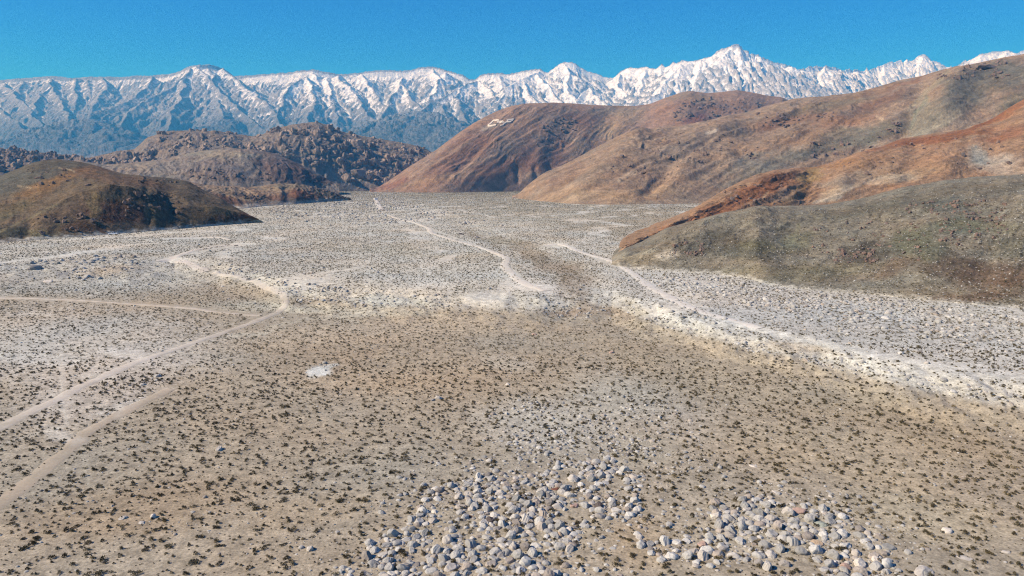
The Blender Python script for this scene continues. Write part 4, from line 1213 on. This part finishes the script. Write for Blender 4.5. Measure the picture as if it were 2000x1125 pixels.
def relax(P, f=0.37):
    """drop stones that would sit inside bigger ones"""
    P = P[np.argsort(-P[:, 2])]
    cell = {}
    keep = []
    for i, (x, y, s) in enumerate(P):
        ok = True
        ix, iy = int(x // 2), int(y // 2)
        for a in (-1, 0, 1):
            for b in (-1, 0, 1):
                for j in cell.get((ix + a, iy + b), ()):
                    X, Y, Q = P[j]
                    if (x - X) ** 2 + (y - Y) ** 2 < ((s + Q) * f) ** 2:
                        ok = False
                        break
                if not ok: break
            if not ok: break
        if ok:
            cell.setdefault((ix, iy), []).append(i)
            keep.append(i)
    return P[keep]


nb = np.array(named_xy)
near_parts = [np.column_stack([nb[:, 0], nb[:, 1], nb[:, 2]]), scatter_poly(PILE_A, 14, .14, 1.45, 3.2, .6, 601), scatter_poly(PILE_B, 14, .14, 1.55, 3.2, .6, 602)]
P = relax(np.vstack(near_parts))
isn = np.array([np.min(np.hypot(nb[:, 0] - p[0], nb[:, 1] - p[1])) < 1e-6 for p in P])
P = P[~isn]
mid = relax(np.vstack([scatter_poly([(780, 930), (900, 880), (1000, 830), (1150, 840), (1290, 860), (1300, 960), (1290, 1040), (1190, 1080), (1160, 1180), (620, 1180), (680, 1040)], 2.2, .14, 1.0, 3, .7, 607),
                       scatter_poly([(1180, 1010), (1340, 950), (1520, 935), (1680, 970), (1820, 1040), (1860, 1180), (1180, 1180)], 1.8, .14, 1.0, 3, .7, 608), scatter_poly(MID_A, 1.4, .2, .95, 3, .5, 603), scatter_poly([(700, 960), (830, 950), (780, 1180), (540, 1180), (560, 1060)], 0.3, .2, .9, 3, .6, 604),
                       scatter_poly([(200, 985), (360, 960), (480, 980), (500, 1050), (260, 1060)], .3, .2, .8, 3, .6, 605),
                       scatter_poly([(1200, 880), (1300, 850), (1500, 930), (1760, 960), (1800, 1180), (1700, 1180), (1560, 980), (1390, 1000)], .25, .2, .9, 3, .7, 606)]))
allp = np.vstack([P, mid])
pp = project(allp[:, 0], allp[:, 1], 0 * allp[:, 0])
vis = (pp[0] > -20) & (pp[0] < 2020) & (pp[1] < 1145)
score = np.where(vis, allp[:, 2] / np.hypot(allp[:, 0], allp[:, 1]), 0)
order = np.argsort(-score)
NB = 300 - len(NAMED)
ind, rest_b = allp[order[:NB]], allp[order[NB:]]
for x, y, s in ind:
    px, py = project(x, y, 0)
    g = inside(np.array([px]), np.array([py]), PILE_B)[0] or px > 1300
    lab = ('rounded grey granite boulder crowded among others in the right hand pile' if g else 'rounded grey granite boulder crowded among others in the central pile')
    put_boulder(x, y, s, lab, group='boulders of the right pile' if g else 'boulders of the central pile')


# ---- instanced fields: points carry size, turn and shape number
def instancer(name, pts, coll_, label, cat, kind='stuff', rotx=0.0, zf=1.0):
    """pts: n x 5  x y z size tall"""
    n = len(pts)
    me = bpy.data.meshes.new(name)
    me.vertices.add(n)
    me.vertices.foreach_set('co', np.ascontiguousarray(pts[:, :3], np.float32).ravel())
    at = me.attributes.new('rot', 'FLOAT_VECTOR', 'POINT')
    r = np.zeros((n, 3), np.float32)
    r[:, 2] = RS.uniform(0, 6.28, n)
    r[:, :2] = RS.uniform(-1, 1, (n, 2)) * rotx
    at.data.foreach_set('vector', r.ravel())
    at = me.attributes.new('scl', 'FLOAT_VECTOR', 'POINT')
    s = np.zeros((n, 3), np.float32)
    s[:, 0] = pts[:, 3]
    s[:, 1] = pts[:, 3] * RS.uniform(.75, 1.1, n)
    s[:, 2] = pts[:, 3] * pts[:, 4]
    at.data.foreach_set('vector', s.ravel())
    at = me.attributes.new('idx', 'INT', 'POINT')
    at.data.foreach_set('value', RS.randint(0, len(coll_.objects), n).astype(np.int32))
    o = bpy.data.objects.new(name, me)
    S.collection.objects.link(o)
    tag(o, label, cat, kind=kind)
    ng = bpy.data.node_groups.new(name, 'GeometryNodeTree')
    ng.interface.new_socket('Geometry', in_out='INPUT', socket_type='NodeSocketGeometry')
    ng.interface.new_socket('Geometry', in_out='OUTPUT', socket_type='NodeSocketGeometry')
    N, K = ng.nodes, ng.links
    gi, go = N.new('NodeGroupInput'), N.new('NodeGroupOutput')
    mp = N.new('GeometryNodeMeshToPoints')
    ci = N.new('GeometryNodeCollectionInfo')
    ci.inputs['Collection'].default_value = coll_
    ci.inputs['Separate Children'].default_value = True
    ci.inputs['Reset Children'].default_value = True
    ip = N.new('GeometryNodeInstanceOnPoints')
    ip.inputs['Pick Instance'].default_value = True

    def na(nm_, t):
        q = N.new('GeometryNodeInputNamedAttribute')
        q.data_type = t
        q.inputs['Name'].default_value = nm_
        return q.outputs['Attribute']
    K.new(gi.outputs[0], mp.inputs['Mesh'])
    K.new(mp.outputs[0], ip.inputs['Points'])
    K.new(ci.outputs[0], ip.inputs['Instance'])
    K.new(na('idx', 'INT'), ip.inputs['Instance Index'])
    K.new(na('rot', 'FLOAT_VECTOR'), ip.inputs['Rotation'])
    K.new(na('scl', 'FLOAT_VECTOR'), ip.inputs['Scale'])
    K.new(ip.outputs[0], go.inputs[0])
    md_ = o.modifiers.new('scatter', 'NODES')
    md_.node_group = ng
    return o


def hill_scatter(h, polys, n, smin, smax, pw, tall=(.7, 1.3), k=700, clump=0.9, thr=0.0):
    out = []
    for poly, frac in polys:
        xs, ys = [p[0] for p in poly], [p[1] for p in poly]
        m = int(n * frac)
        px, py = RS.uniform(min(xs), max(xs), m), RS.uniform(min(ys), max(ys), m)
        c = fbm(px / 22, py / 12, 4, k)
        ok = inside(px, py, poly) & (RS.rand(m) < np.clip(.5 + clump * 2.2 * (c - thr), 0, 1))
        p = hill_at(h, px[ok], py[ok])
        p = p[~np.isnan(p[:, 0])]
        s = (smin + (smax - smin) * RS.rand(len(p)) ** pw)
        out.append(np.column_stack([p, s, RS.uniform(tall[0], tall[1], len(p))]))
    return np.vstack(out)


# source stones (low detail): real small boulders lying on the fan
rs = np.random.RandomState(9)
for i in range(7):
    v, f = rock_shape(rs, 2, rs.randint(4, 8), 0.6, 0.2, rs.uniform(0.6, 0.9))
    o = mesh_np('boulder', v, f, M_boulder, False)
    x, y, z = ground_at([1290 + 21 * i], [600 + 4 * i + (i % 3) * 6])
    o.location = (float(x[0]), float(y[0]), float(z[0]) - .1)
    o.scale = (.75, .7, .7)
    tag(o, 'pale granite boulder lying on the white strip beside the right dirt track', 'boulder', 'boulders on the white strip')
    move_to(o, C_stone)

fields = [rest_b]
for poly, dens, a, b, pw, cl_, k_ in [
        (BANDR, 0.55, .5, 1.9, 2.2, .35, 610), (PALER, 0.22, .3, 1.4, 3, .5, 611), (SCL, 0.55, .4, 1.7, 2.2, .3, 612), (SCL2, .12, .6, 3.0, 2.5, .6, 613),
        (FARL, .03, 1.0, 4.5, 3.5, .6, 614), (SCR, 1.8, .25, 1.3, 2.8, .6, 615), (DIG, .5, .3, 1.3, 2.5, .5, 616), (HEAP, .4, .3, 1.4, 2.5, .6, 617),
        ([(0, 560), (520, 560), (600, 610), (400, 660), (0, 800)], .02, .3, 1.2, 4, .8, 618),
        ([(-100, 470), (520, 435), (1180, 470), (1180, 590), (500, 590), (-100, 540)], .03, .4, 1.8, 4, .8, 619),
        ([(400, 620), (1200, 620), (2000, 820), (2000, 1125), (0, 1125), (0, 900)], .35, .08, .5, 4, .9, 620),
        ([(240, 730), (330, 700), (330, 760), (260, 790)], .1, .4, 1.6, 3, .5, 621),
        ([(320, 640), (400, 640), (380, 690), (300, 690)], .04, .4, 2.0, 3, .5, 622)]:
    fields.append(scatter_poly(poly, dens, a, b, pw, cl_, k_))
Q = np.vstack(fields)
hst = hill_scatter(hI, [([(1235, 520), (1300, 450), (1471, 404), (1549, 400), (1800, 355), (2000, 340), (2000, 602), (1700, 575), (1500, 557), (1300, 530)], 1)], 9000, .08, .32, 2.5, (.5, .9), 731, .4, -.2)
Q = Q[Q[:, 1] > 20]
z = gz(Q[:, 0], Q[:, 1])
pts = np.column_stack([Q[:, 0], Q[:, 1], z - 0.17 * Q[:, 2], Q[:, 2] / 2, RS.uniform(.6, 1.1, len(Q))])
print('stones', len(pts))
pts = np.vstack([pts, hst])
instancer('boulder_field', pts, C_stone, 'countless smaller pale granite stones strewn over the fans and scarps', 'stones', rotx=.3)

# ---- crags on the boulder hills
rs = np.random.RandomState(21)


def crag_shape(rs):
    """an angular joint-bounded block, split and weathered"""
    v, f = ico(3)
    v = v / (np.abs(v) ** 5).sum(1, keepdims=True) ** 0.2 * 0.85
    for _ in range(7):
        n = rs.normal(size=3)
        n /= np.linalg.norm(n)
        d = rs.uniform(.55, .95)
        v = v - np.outer(np.maximum(v @ n - d, 0), n)
    v = v * (1 + 0.16 * fbm(v[:, 0] * 2 + rs.uniform(0, 50), v[:, 1] * 2 + v[:, 2] * 1.7 + rs.uniform(0, 50), 3, 510))[:, None]
    cut = rs.uniform(-.3, .3)
    v[:, 2] -= .22 * np.exp(-((v[:, 0] - cut) / .12) ** 2)
    v *= np.array([1, rs.uniform(.6, 1), rs.uniform(.7, 1.7)])
    v[:, 2] += .3
    return v, f


crag_spots = [(697, 285, 26), (705, 295, 22), (620, 265, 20), (545, 300, 16), (700, 345, 34), (715, 350, 26), (675, 350, 20), (250, 310, 24), (790, 330, 20), (420, 262, 16)]
crag_labels = ['dark block rising from the shoulder of the boulder hill', 'squared crag just right of the dark block on the shoulder', 'crag near the top of the highest boulder hill', 'small crag on the slope between the two boulder hills',
               'large dark crag at the foot of the boulder hill', 'dark crag right of the largest one at the hill foot', 'crag left of the largest one at the hill foot', 'dark isolated crag beyond the left brown ridge', 'crag at the right shoulder beside the brown hill', 'crag on the flat top of the lower boulder hill']
cp = hill_at(hD, [c[0] for c in crag_spots], [c[1] for c in crag_spots])
for (px, py, w), lab, p in zip(crag_spots, crag_labels, cp):
    v, f = crag_shape(rs)
    o = mesh_np('crag', v, f, M_crag, False)
    if np.isnan(p[0]):
        p = hill_at(hD, [px], [py + 12])[0]
    if np.isnan(p[0]):
        p = np.array(unproj_y(px, py, 2300.0))
    o.location = p
    wm = w / F * p[1] / 2
    o.scale = (wm, wm * .8, wm * .75)
    tag(o, lab, 'crag')
    move_to(o, C_crag)


cr = [hill_scatter(hD, [([(150, 318), (270, 300), (275, 275), (340, 248), (440, 248), (490, 262), (485, 300), (340, 310), (240, 322)], 1.0)], 5200, 2.0, 11, 2.8, (.5, 1.2), 701, 2.6, .17),
      hill_scatter(hD, [([(485, 268), (560, 240), (620, 232), (660, 245), (700, 258), (800, 275), (860, 300), (820, 330), (760, 362), (700, 355), (640, 345), (600, 315), (560, 325), (480, 300)], 1.0)], 13000, 2.0, 13, 2.8, (.5, 1.3), 702, 2.6, .17),
      hill_scatter(hD, [([(160, 316), (300, 300), (300, 325), (160, 330)], 1.0)], 350, 3, 12, 2, (.6, 1.2), 703),
      hill_scatter(hE, [([(-200, 285), (0, 284), (60, 290), (165, 306), (165, 330), (-200, 345)], 1.0)], 2800, 3, 12, 1.8, (.8, 1.5), 704, 1.0, 0)]
cr = np.vstack(cr)
cr[:, 2] -= cr[:, 3] * .35
print('crags', len(cr))
instancer('crag_field', cr, C_crag, 'jumble of weathered granite blocks covering the far boulder hills', 'rocks', rotx=.6)

# dark outcrops on the brown hills
C_out = coll('outcrops')
osp = [(hF, 1066, 255, 22, 'purple grey outcrop high on the brown hill below its top'), (hF, 1108, 240, 18, 'cluster of dark rocks on the brown hill right of the white letters'), (hF, 1345, 225, 26, 'dark knobbly outcrop on the saddle of the brown hill'),
       (hG, 1530, 232, 26, 'maroon rock outcrop on the long hill'), (hG, 1610, 224, 16, 'small maroon outcrop right of the larger maroon one'), (hG, 1925, 135, 60, 'dark grey rock band just below the right skyline')]
for h, px, py, w, lab in osp:
    v, f = crag_shape(rs)
    o = mesh_np('rock_outcrop', v, f, M_darkcrag, False)
    p = hill_at(h, [px], [py])[0]
    if np.isnan(p[0]):
        p = np.array(unproj_y(px, py, 1700.0))
    o.location = p
    wm = w / F * p[1] / 2
    o.scale = (wm * .7, wm * .5, wm * .28)
    tag(o, lab, 'outcrop')
    move_to(o, C_out)


def box(cx, cy, rx, ry):
    return [(cx - rx, cy - ry), (cx + rx, cy - ry), (cx + rx, cy + ry), (cx - rx, cy + ry)]


oc = [hill_scatter(hF, [(box(1095, 243, 30, 16), .5), (box(1075, 270, 28, 22), .25), (box(1350, 215, 36, 22), 1), (box(1430, 210, 50, 18), 1)], 130, 3, 9, 2, (.4, .9), 711, .9),
      hill_scatter(hG, [(box(1525, 235, 45, 14), 1), (box(1612, 225, 20, 6), .4), (box(1900, 135, 70, 20), 1.6), (box(1640, 285, 90, 20), 1), (box(1400, 290, 80, 30), .8), (box(1740, 248, 20, 9), .6), (box(1240, 325, 90, 30), .5)], 130, 1.5, 6, 2, (.3, .8), 712, .9, .1),
      hill_scatter(hH, [(box(1470, 375, 60, 20), .8), (box(1850, 300, 120, 30), 1), (box(1700, 320, 60, 20), .5)], 90, .8, 3, 2, (.3, .8), 713, .9, .1),
      hill_scatter(hI, [(box(1900, 440, 70, 40), 1), (box(1670, 500, 40, 14), .6), (box(1345, 485, 30, 16), .4), (box(1850, 405, 80, 12), .5), (box(1700, 470, 120, 40), .8)], 260, .3, 1.0, 2, (.4, .9), 714, .9),
      hill_scatter(hA, [(box(330, 350, 60, 8), .8), (box(100, 345, 80, 20), .6), (box(300, 400, 60, 24), .6), (box(130, 440, 80, 20), .4)], 120, .6, 2.4, 2, (.4, .9), 715, .9),
      hill_scatter(hB, [(box(410, 340, 40, 10), 1), (box(480, 345, 60, 8), 1)], 60, 2, 5, 2, (.4, .8), 716, .9),
      hill_scatter(hC, [(box(640, 378, 40, 10), 1), (box(490, 388, 26, 7), .7)], 160, 1, 3, 2, (.4, .8), 717, .9)]
oc = np.vstack(oc)
print('outcrops', len(oc))
instancer('rubble', oc, C_out, 'scattered dark rocks cropping out of the hillsides', 'rocks', rotx=.4)

# ---- shrubs
rs = np.random.RandomState(33)
shrub_me = []
for i in range(6):
    co, fa, cl = shrub_shape(rs, 150, 1.0)
    o = mesh_np('shrub', co, fa, M_shrub, False, cl, link=False)
    shrub_me.append(o.data)
    bpy.data.objects.remove(o)
low_me = []
for i in range(5):
    co, fa, cl = shrub_shape(rs, 34, 2.3)
    o = mesh_np('shrub', co, fa, M_shrub, False, cl, link=False)
    low_me.append(o.data)
    bpy.data.objects.remove(o)

TRK = [[(0, 835), (120, 775), (280, 701), (430, 652), (545, 609), (563, 590), (505, 555), (415, 531)], [(525, 617), (360, 600), (180, 588), (0, 582)], [(0, 985), (105, 905), (165, 845), (345, 752)],
       [(758, 420), (838, 446), (935, 482), (992, 506), (985, 516), (1040, 562), (1078, 572)], [(1058, 482), (1110, 481), (1240, 536), (1322, 590)], [(300, 512), (352, 498), (480, 477)], [(320, 466), (435, 464)], [(118, 700), (132, 830)],
       [(1400, 620), (1500, 648), (1700, 690), (1860, 720)]]
BARE = [(1045, 562, 40, 8), (350, 508, 40, 5), (475, 477, 26, 3), (621, 727, 26, 9), (250, 692, 50, 8), (195, 735, 36, 6), (840, 453, 12, 4), (1090, 478, 20, 3), (1420, 635, 40, 5), (1300, 603, 30, 6), (120, 850, 26, 8), (1960, 735, 60, 6), (225, 795, 30, 6)]


def shrub_pts(y0, y1, dens, smin, smax):
    n = int((y1 * 0.75) * 2 * (y1 - y0) * dens)
    y = RS.uniform(y0, y1, n)
    x = RS.uniform(-.75, .75, n) * y1
    m = np.abs(x) < 0.75 * y + 10
    x, y = x[m], y[m]
    z = gz(x, y)
    px, py = project(x, y, z)
    d = 0.62 + 0.5 * fbm(x / 26, y / 26, 4, 800) + 0.08 * fbm(x / 4, y / 4, 2, 805)
    d = d - 0.6 * channels(px, py, x, y)
    for t in TRK:
        w = 4.0 * np.clip((py - 351) / 250, .35, 2.0)
        d = np.where(seg_dist(px, py, t) < w, -1, d)
    for cx, cy, rx, ry in BARE:
        d = np.where(((px - cx) / rx) ** 2 + ((py - cy) / ry) ** 2 < 1, d - .6, d)
    for pl in (PILE_A, PILE_B):
        d = np.where(inside(px, py, pl), d + .12, d)
    m = RS.rand(len(x)) < np.clip(d * 1.5, 0, 1) * (1 - 0.78 * sstep(250, 640, y) if y0 == 150 else 1)
    x, y, z, px, py = x[m], y[m], z[m], px[m], py[m]
    s = smin + (smax - smin) * RS.rand(len(x)) ** 2.6
    s = s * (1 + 0.6 * sstep(300, 900, y))
    return np.column_stack([x, y, z, s, RS.uniform(.7, 1.1, len(x))]), px, py


# keep shrubs and stones of the plain off the hills
def off_hills(P, px, py):
    ok = np.ones(len(P), bool)
    for h in (hA, hC, hB, hF, hG, hH, hI):
        c = np.round((px - h.px0) / h.step).astype(int)
        on = (c >= 0) & (c < h.n)
        c = np.clip(c, 0, h.n - 1)
        y, yc, zc = P[:, 1], h.Y[h.crest][c], h.Z[h.crest][c]
        t = np.clip((y - yc) / (h.Y[-1][c] - yc), 0, 1)
        buried = np.where(y < yc, zc > P[:, 2] + 0.5, zc * (1 - t * t) - 12 * t * t > P[:, 2])
        ok &= ~(on & (y > h.Y[1][c]) & (y < h.Y[-1][c]) & buried)
    return P[ok]


near, px, py = shrub_pts(40, 150, 1.5, .12, .54)
m, px2, py2 = shrub_pts(150, 650, 0.92, .2, .58)
m = off_hills(m, px2, py2)
fr, px3, py3 = shrub_pts(650, 2300, .14, .22, .62)
fr = off_hills(fr, px3, py3)
sc_ = np.where((px > 0) & (px < 2000) & (py < 1135), near[:, 3] / np.hypot(near[:, 0], near[:, 1]), 0)
o_ = np.argsort(-sc_)
ind, restn = near[o_[:300]], near[o_[300:]]
for x, y, z, s, t in ind:
    o = bpy.data.objects.new('shrub', shrub_me[RS.randint(6)])
    o.location = (x, y, z)
    o.scale = (s * 1.15, s, s * t)
    o.rotation_euler = (0, 0, RS.uniform(0, 6.28))
    S.collection.objects.link(o)
    tag(o, 'low twiggy olive brown desert shrub on the tan soil of the foreground', 'shrub', 'shrubs of the foreground')
# a few real ones serve as pattern for the rest
for i, me_ in enumerate(shrub_me):
    o = bpy.data.objects.new('shrub', me_)
    x, y, z = restn[i, :3]
    o.location = (x, y, z)
    s = restn[i, 3]
    o.scale = (s, s, s * .9)
    C_shrub.objects.link(o)
    tag(o, 'low twiggy olive brown desert shrub on the tan soil of the foreground', 'shrub', 'shrubs of the foreground')
for i, me_ in enumerate(low_me):
    o = bpy.data.objects.new('shrub', me_)
    x, y, z = m[i, :3]
    o.location = (x, y, z)
    s = m[i, 3]
    o.scale = (s, s, s * .9)
    C_scrub.objects.link(o)
    tag(o, 'small dark shrub on the middle distance of the fan', 'shrub', 'shrubs of the middle distance')
print('shrubs', len(near), len(m), len(fr))
instancer('shrubs_near', restn[6:], C_shrub, 'low dry desert scrub dotting the foreground soil between the boulders', 'scrub')
hs = [hill_scatter(hI, [([(1235, 520), (1300, 450), (1471, 404), (1549, 400), (1800, 355), (2000, 340), (2000, 602), (1700, 575), (1500, 557), (1300, 530)], 1)], 14000, .2, .6, 2, (.6, 1), 721, .5, -.2),
      hill_scatter(hH, [([(1185, 500), (1353, 414), (1478, 340), (1833, 258), (2000, 190), (2000, 345), (1760, 366), (1540, 405), (1300, 450)], 1)], 7000, .3, .9, 2, (.6, 1), 722, .5, -.1),
      hill_scatter(hA, [([(-20, 470), (0, 340), (110, 311), (215, 333), (330, 347), (505, 433)], 1)], 5000, .3, .8, 2, (.6, 1), 723, .5, -.1)]
hs = np.vstack(hs)
instancer('shrubs', np.vstack([m[5:], fr, hs]), C_scrub, 'endless dark specks of scrub across the fans and lower hillsides', 'scrub')

# ------------------------------------------------------------------ white letters on the hill
def letter(name, strokes_, label, wpx=1.3):
    root = bpy.data.objects.new(name, None)
    S.collection.objects.link(root)
    pts0 = None
    M = bpy.data.materials.get('whitewashed_stones') or solid('whitewashed_stones', (246, 238, 226))
    for ln in strokes_:
        P = []
        for (a, b), (c, d) in zip(ln[:-1], ln[1:]):
            k_ = 6
            for q in range(k_):
                P.append((a + (c - a) * q / k_, b + (d - b) * q / k_))
        P.append(ln[-1])
        P = np.array(P)
        t = np.gradient(P, axis=0)
        nrm = np.stack([-t[:, 1], t[:, 0]], -1)
        nrm /= np.linalg.norm(nrm, axis=1)[:, None] + 1e-9
        co = []
        for sgn in (-1, 1):
            q = P + nrm * wpx * .55 * sgn * np.array([1, 1.0])
            co.append(hill_at(hF, q[:, 0], q[:, 1]))
        co = np.array(co)
        if np.isnan(co).any():
            co = np.where(np.isnan(co), np.nanmean(co), co)
        co[..., 2] += 1.2
        co[..., 1] -= 1.5
        if pts0 is None:
            pts0 = co[0, 0].copy()
            root.location = pts0
        n = len(P)
        lowr = co.copy()
        lowr[..., 2] -= 2.4
        A = np.concatenate([co, lowr[::-1]], 0) - pts0
        f = grid_faces(4, n)
        f = np.vstack([f, np.stack([3 * n + np.arange(n - 1), 3 * n + np.arange(1, n), np.arange(1, n), np.arange(n - 1)], -1)])
        mesh_np('stroke', A.reshape(-1, 3), f, M, False, parent=root)
    tag(root, label, 'letter', 'giant white letters on the hillside')


letter('hillside_letter', [[(964.5, 234.8), (959, 240.5), (952.5, 245.8)], [(952.5, 245.8), (961, 245.4), (969, 244.2)], [(964.5, 234.8), (969, 235.2), (974, 234.2)]], 'giant white letter L of painted stones on the brown hill, left one', 2.0)
letter('hillside_letter', [[(971, 239.6), (976, 239.2), (981, 239.4), (985, 238.2)], [(972, 237.6), (977, 237.2), (982, 236.8)]], 'short white double bar of painted stones between the two letters', 1.2)
letter('hillside_letter', [[(990, 235.2), (996, 234.2), (1003, 232.4)], [(1003, 232.4), (1000, 236), (996, 238.2), (991, 238.6)], [(992, 236.5), (988, 239.4), (983, 242.2)], [(976, 245.4), (980, 244.9), (984, 243.4)]], 'giant white letter P of painted stones on the brown hill, right one', 1.7)


# ------------------------------------------------------------------ vehicles
def paint_mat(name, rgb, rough=.35, metal=0.0):
    m, n, l, b = nm(name)
    b.inputs['Base Color'].default_value = tuple(float(q) for q in srgb(rgb)) + (1,)
    b.inputs['Roughness'].default_value = rough
    b.inputs['Specular IOR Level'].default_value = .5
    b.inputs['Metallic'].default_value = metal
    return m


M_white, M_glass, M_tyre, M_rim, M_red, M_lamp = paint_mat('white_car_paint', (232, 234, 238)), paint_mat('dark_window_glass', (30, 36, 44), .08), paint_mat('tyre_rubber', (28, 28, 28), .9), paint_mat('wheel_rim', (170, 172, 176), .3, .8), paint_mat('tail_lamp', (150, 20, 16), .3), paint_mat('head_lamp', (235, 235, 225), .15)


def prism(name, profile, w, mat, parent, y0=0.0, bev=.04):
    """side profile (x,z) extruded across y"""
    import bmesh
    bm = bmesh.new()
    a = [bm.verts.new((x, y0 - w / 2, z)) for x, z in profile]
    b = [bm.verts.new((x, y0 + w / 2, z)) for x, z in profile]
    n = len(profile)
    bm.faces.new(a)
    bm.faces.new(b[::-1])
    for i in range(n):
        bm.faces.new((a[(i + 1) % n], a[i], b[i], b[(i + 1) % n]))
    bmesh.ops.recalc_face_normals(bm, faces=bm.faces)
    if bev:
        bmesh.ops.bevel(bm, geom=bm.edges[:], offset=bev, segments=2, affect='EDGES', profile=.6)
    me = bpy.data.meshes.new(name)
    bm.to_mesh(me)
    bm.free()
    me.materials.append(mat)
    o = bpy.data.objects.new(name, me)
    S.collection.objects.link(o)
    o.parent = parent
    return o


def cyl(name, x, y, z, r, w, mat, parent):
    n = 20
    a = np.linspace(0, 2 * math.pi, n, endpoint=False)
    prof = [(-w / 2, .0), (-w / 2, r * .93), (-w / 2 * .7, r), (w / 2 * .7, r), (w / 2, r * .93), (w / 2, .0)]
    co = np.array([[q * math.cos(t) * 1.0, p, q * math.sin(t)] for p, q in prof for t in a])
    co[:n] *= [0, 1, 0]
    co[-n:] *= [0, 1, 0]
    o = mesh_np(name, co, grid_faces(len(prof), n, True)[:, ::-1], mat, False, parent=parent)
    o.location = (x, y, z)
    return o


def vehicle(px, py, name, label, cat, rotz, kind):
    x, y, z = ground_at([px], [py])
    r = bpy.data.objects.new(name, None)
    S.collection.objects.link(r)
    r.location = (float(x[0]), float(y[0]), float(z[0]) + .02)
    r.rotation_euler = (0, 0, rotz)
    tag(r, label, cat)
    if kind == 'pickup':
        prism('body', [(-2.6, .5), (-2.6, .95), (-2.5, 1.05), (-.7, 1.05), (-.7, 1.05), (.95, 1.08), (2.35, 1.0), (2.6, .85), (2.6, .5), (2.1, .42), (-2.2, .42)][:3] + [(.95, 1.08), (2.35, 1.0), (2.6, .85), (2.6, .5), (2.1, .42), (-2.2, .42)], 1.85, M_white, r, bev=.05)
        cab = prism('cab', [(-.85, 1.03), (-.7, 1.72), (-.45, 1.8), (.5, 1.78), (1.25, 1.05)], 1.6, M_white, r, bev=.05)
        prism('side_window', [(-.65, 1.12), (-.55, 1.62), (.42, 1.62), (.9, 1.12)], 1.66, M_glass, r, bev=0)
        prism('windscreen', [(.62, 1.66), (.66, 1.7), (1.28, 1.12), (1.2, 1.1)], 1.4, M_glass, r, bev=0)
        prism('cargo_cover', [(-2.5, 1.04), (-2.5, 1.1), (-.95, 1.1), (-.95, 1.04)], 1.6, M_tyre, r, bev=0)
        prism('bumper', [(2.58, .45), (2.58, .68), (2.7, .66), (2.7, .47)], 1.75, M_rim, r, bev=.01)
        prism('bumper', [(-2.7, .47), (-2.7, .66), (-2.58, .68), (-2.58, .45)], 1.75, M_rim, r, bev=.01)
        for s in (-.65, .65):
            prism('headlight', [(2.5, .78), (2.5, .94), (2.61, .9), (2.63, .78)], .36, M_lamp, r, y0=s, bev=0)
            prism('tail_light', [(-2.63, .75), (-2.63, 1.0), (-2.55, 1.0), (-2.55, .75)], .18, M_red, r, y0=s * 1.25, bev=0)
        ax = ((1.65, .38), (-1.6, .38))
    else:
        prism('body', [(-3.1, .5), (-3.1, 2.85), (-2.9, 3.0), (2.3, 3.0), (2.9, 2.6), (3.1, 1.4), (3.1, .5)], 2.3, M_white, r, bev=.12)
        prism('side_window', [(-1.8, 1.6), (-1.8, 2.2), (-.6, 2.2), (-.6, 1.6)], 2.34, M_glass, r, bev=0)
        prism('side_window', [(1.2, 1.6), (1.2, 2.2), (2.1, 2.2), (2.1, 1.6)], 2.34, M_glass, r, bev=0)
        prism('door', [(.1, .6), (.1, 2.4), (.8, 2.4), (.8, .6)], 2.33, paint_mat('camper_door', (206, 208, 210)), r, bev=0)
        prism('roof_vent', [(-.6, 3.0), (-.55, 3.18), (.1, 3.18), (.15, 3.0)], .7, M_rim, r, bev=.02)
        prism('hitch', [(3.05, .5), (3.05, .6), (4.2, .55), (4.2, .48)], .15, M_tyre, r, bev=0)
        ax = ((-.35, .36), (.45, .36))
    for xx, rad in ax:
        for s in (-1, 1):
            w = cyl('wheel', xx, s * (.82 if kind == 'pickup' else 1.08), rad, rad, .24, M_tyre, r)
            c = cyl('rim', 0, s * .03, 0, rad * .58, .22, M_rim, w)
    return r


vehicle(221, 458.5, 'pickup_truck', 'small white pickup truck parked at the foot of the dark hill on the left', 'pickup truck', R(8), 'pickup')
vehicle(734, 390.5, 'camper_trailer', 'tiny white camper at the far end of the pale dirt track', 'camper', R(35), 'camper')

# ------------------------------------------------------------------ haze
m = bpy.data.materials.new('thin_haze')
m.use_nodes = True
n, l = m.node_tree.nodes, m.node_tree.links
n.remove(n['Principled BSDF'])
pv = n.new('ShaderNodeVolumePrincipled')
pv.inputs['Color'].default_value = (0.07, 0.46, 1.0, 1)
pv.inputs['Density'].default_value = 7.5e-5
pv.inputs['Absorption Color'].default_value = (1, 1, 1, 1)
pv.inputs['Anisotropy'].default_value = 0.0
l.new(pv.outputs[0], n['Material Output'].inputs['Volume'])
X0, X1, Y0, Y1, Z0, Z1 = -20500, 20500, -20500, 20500, -14, 2950
hz = mesh_np('haze', [(x, y, z) for z in (Z0, Z1) for y in (Y0, Y1) for x in (X0, X1)], [(0, 2, 3, 1), (4, 5, 7, 6), (0, 1, 5, 4), (2, 6, 7, 3), (0, 4, 6, 2), (1, 3, 7, 5)], m, False)
tag(hz, kind='stuff')
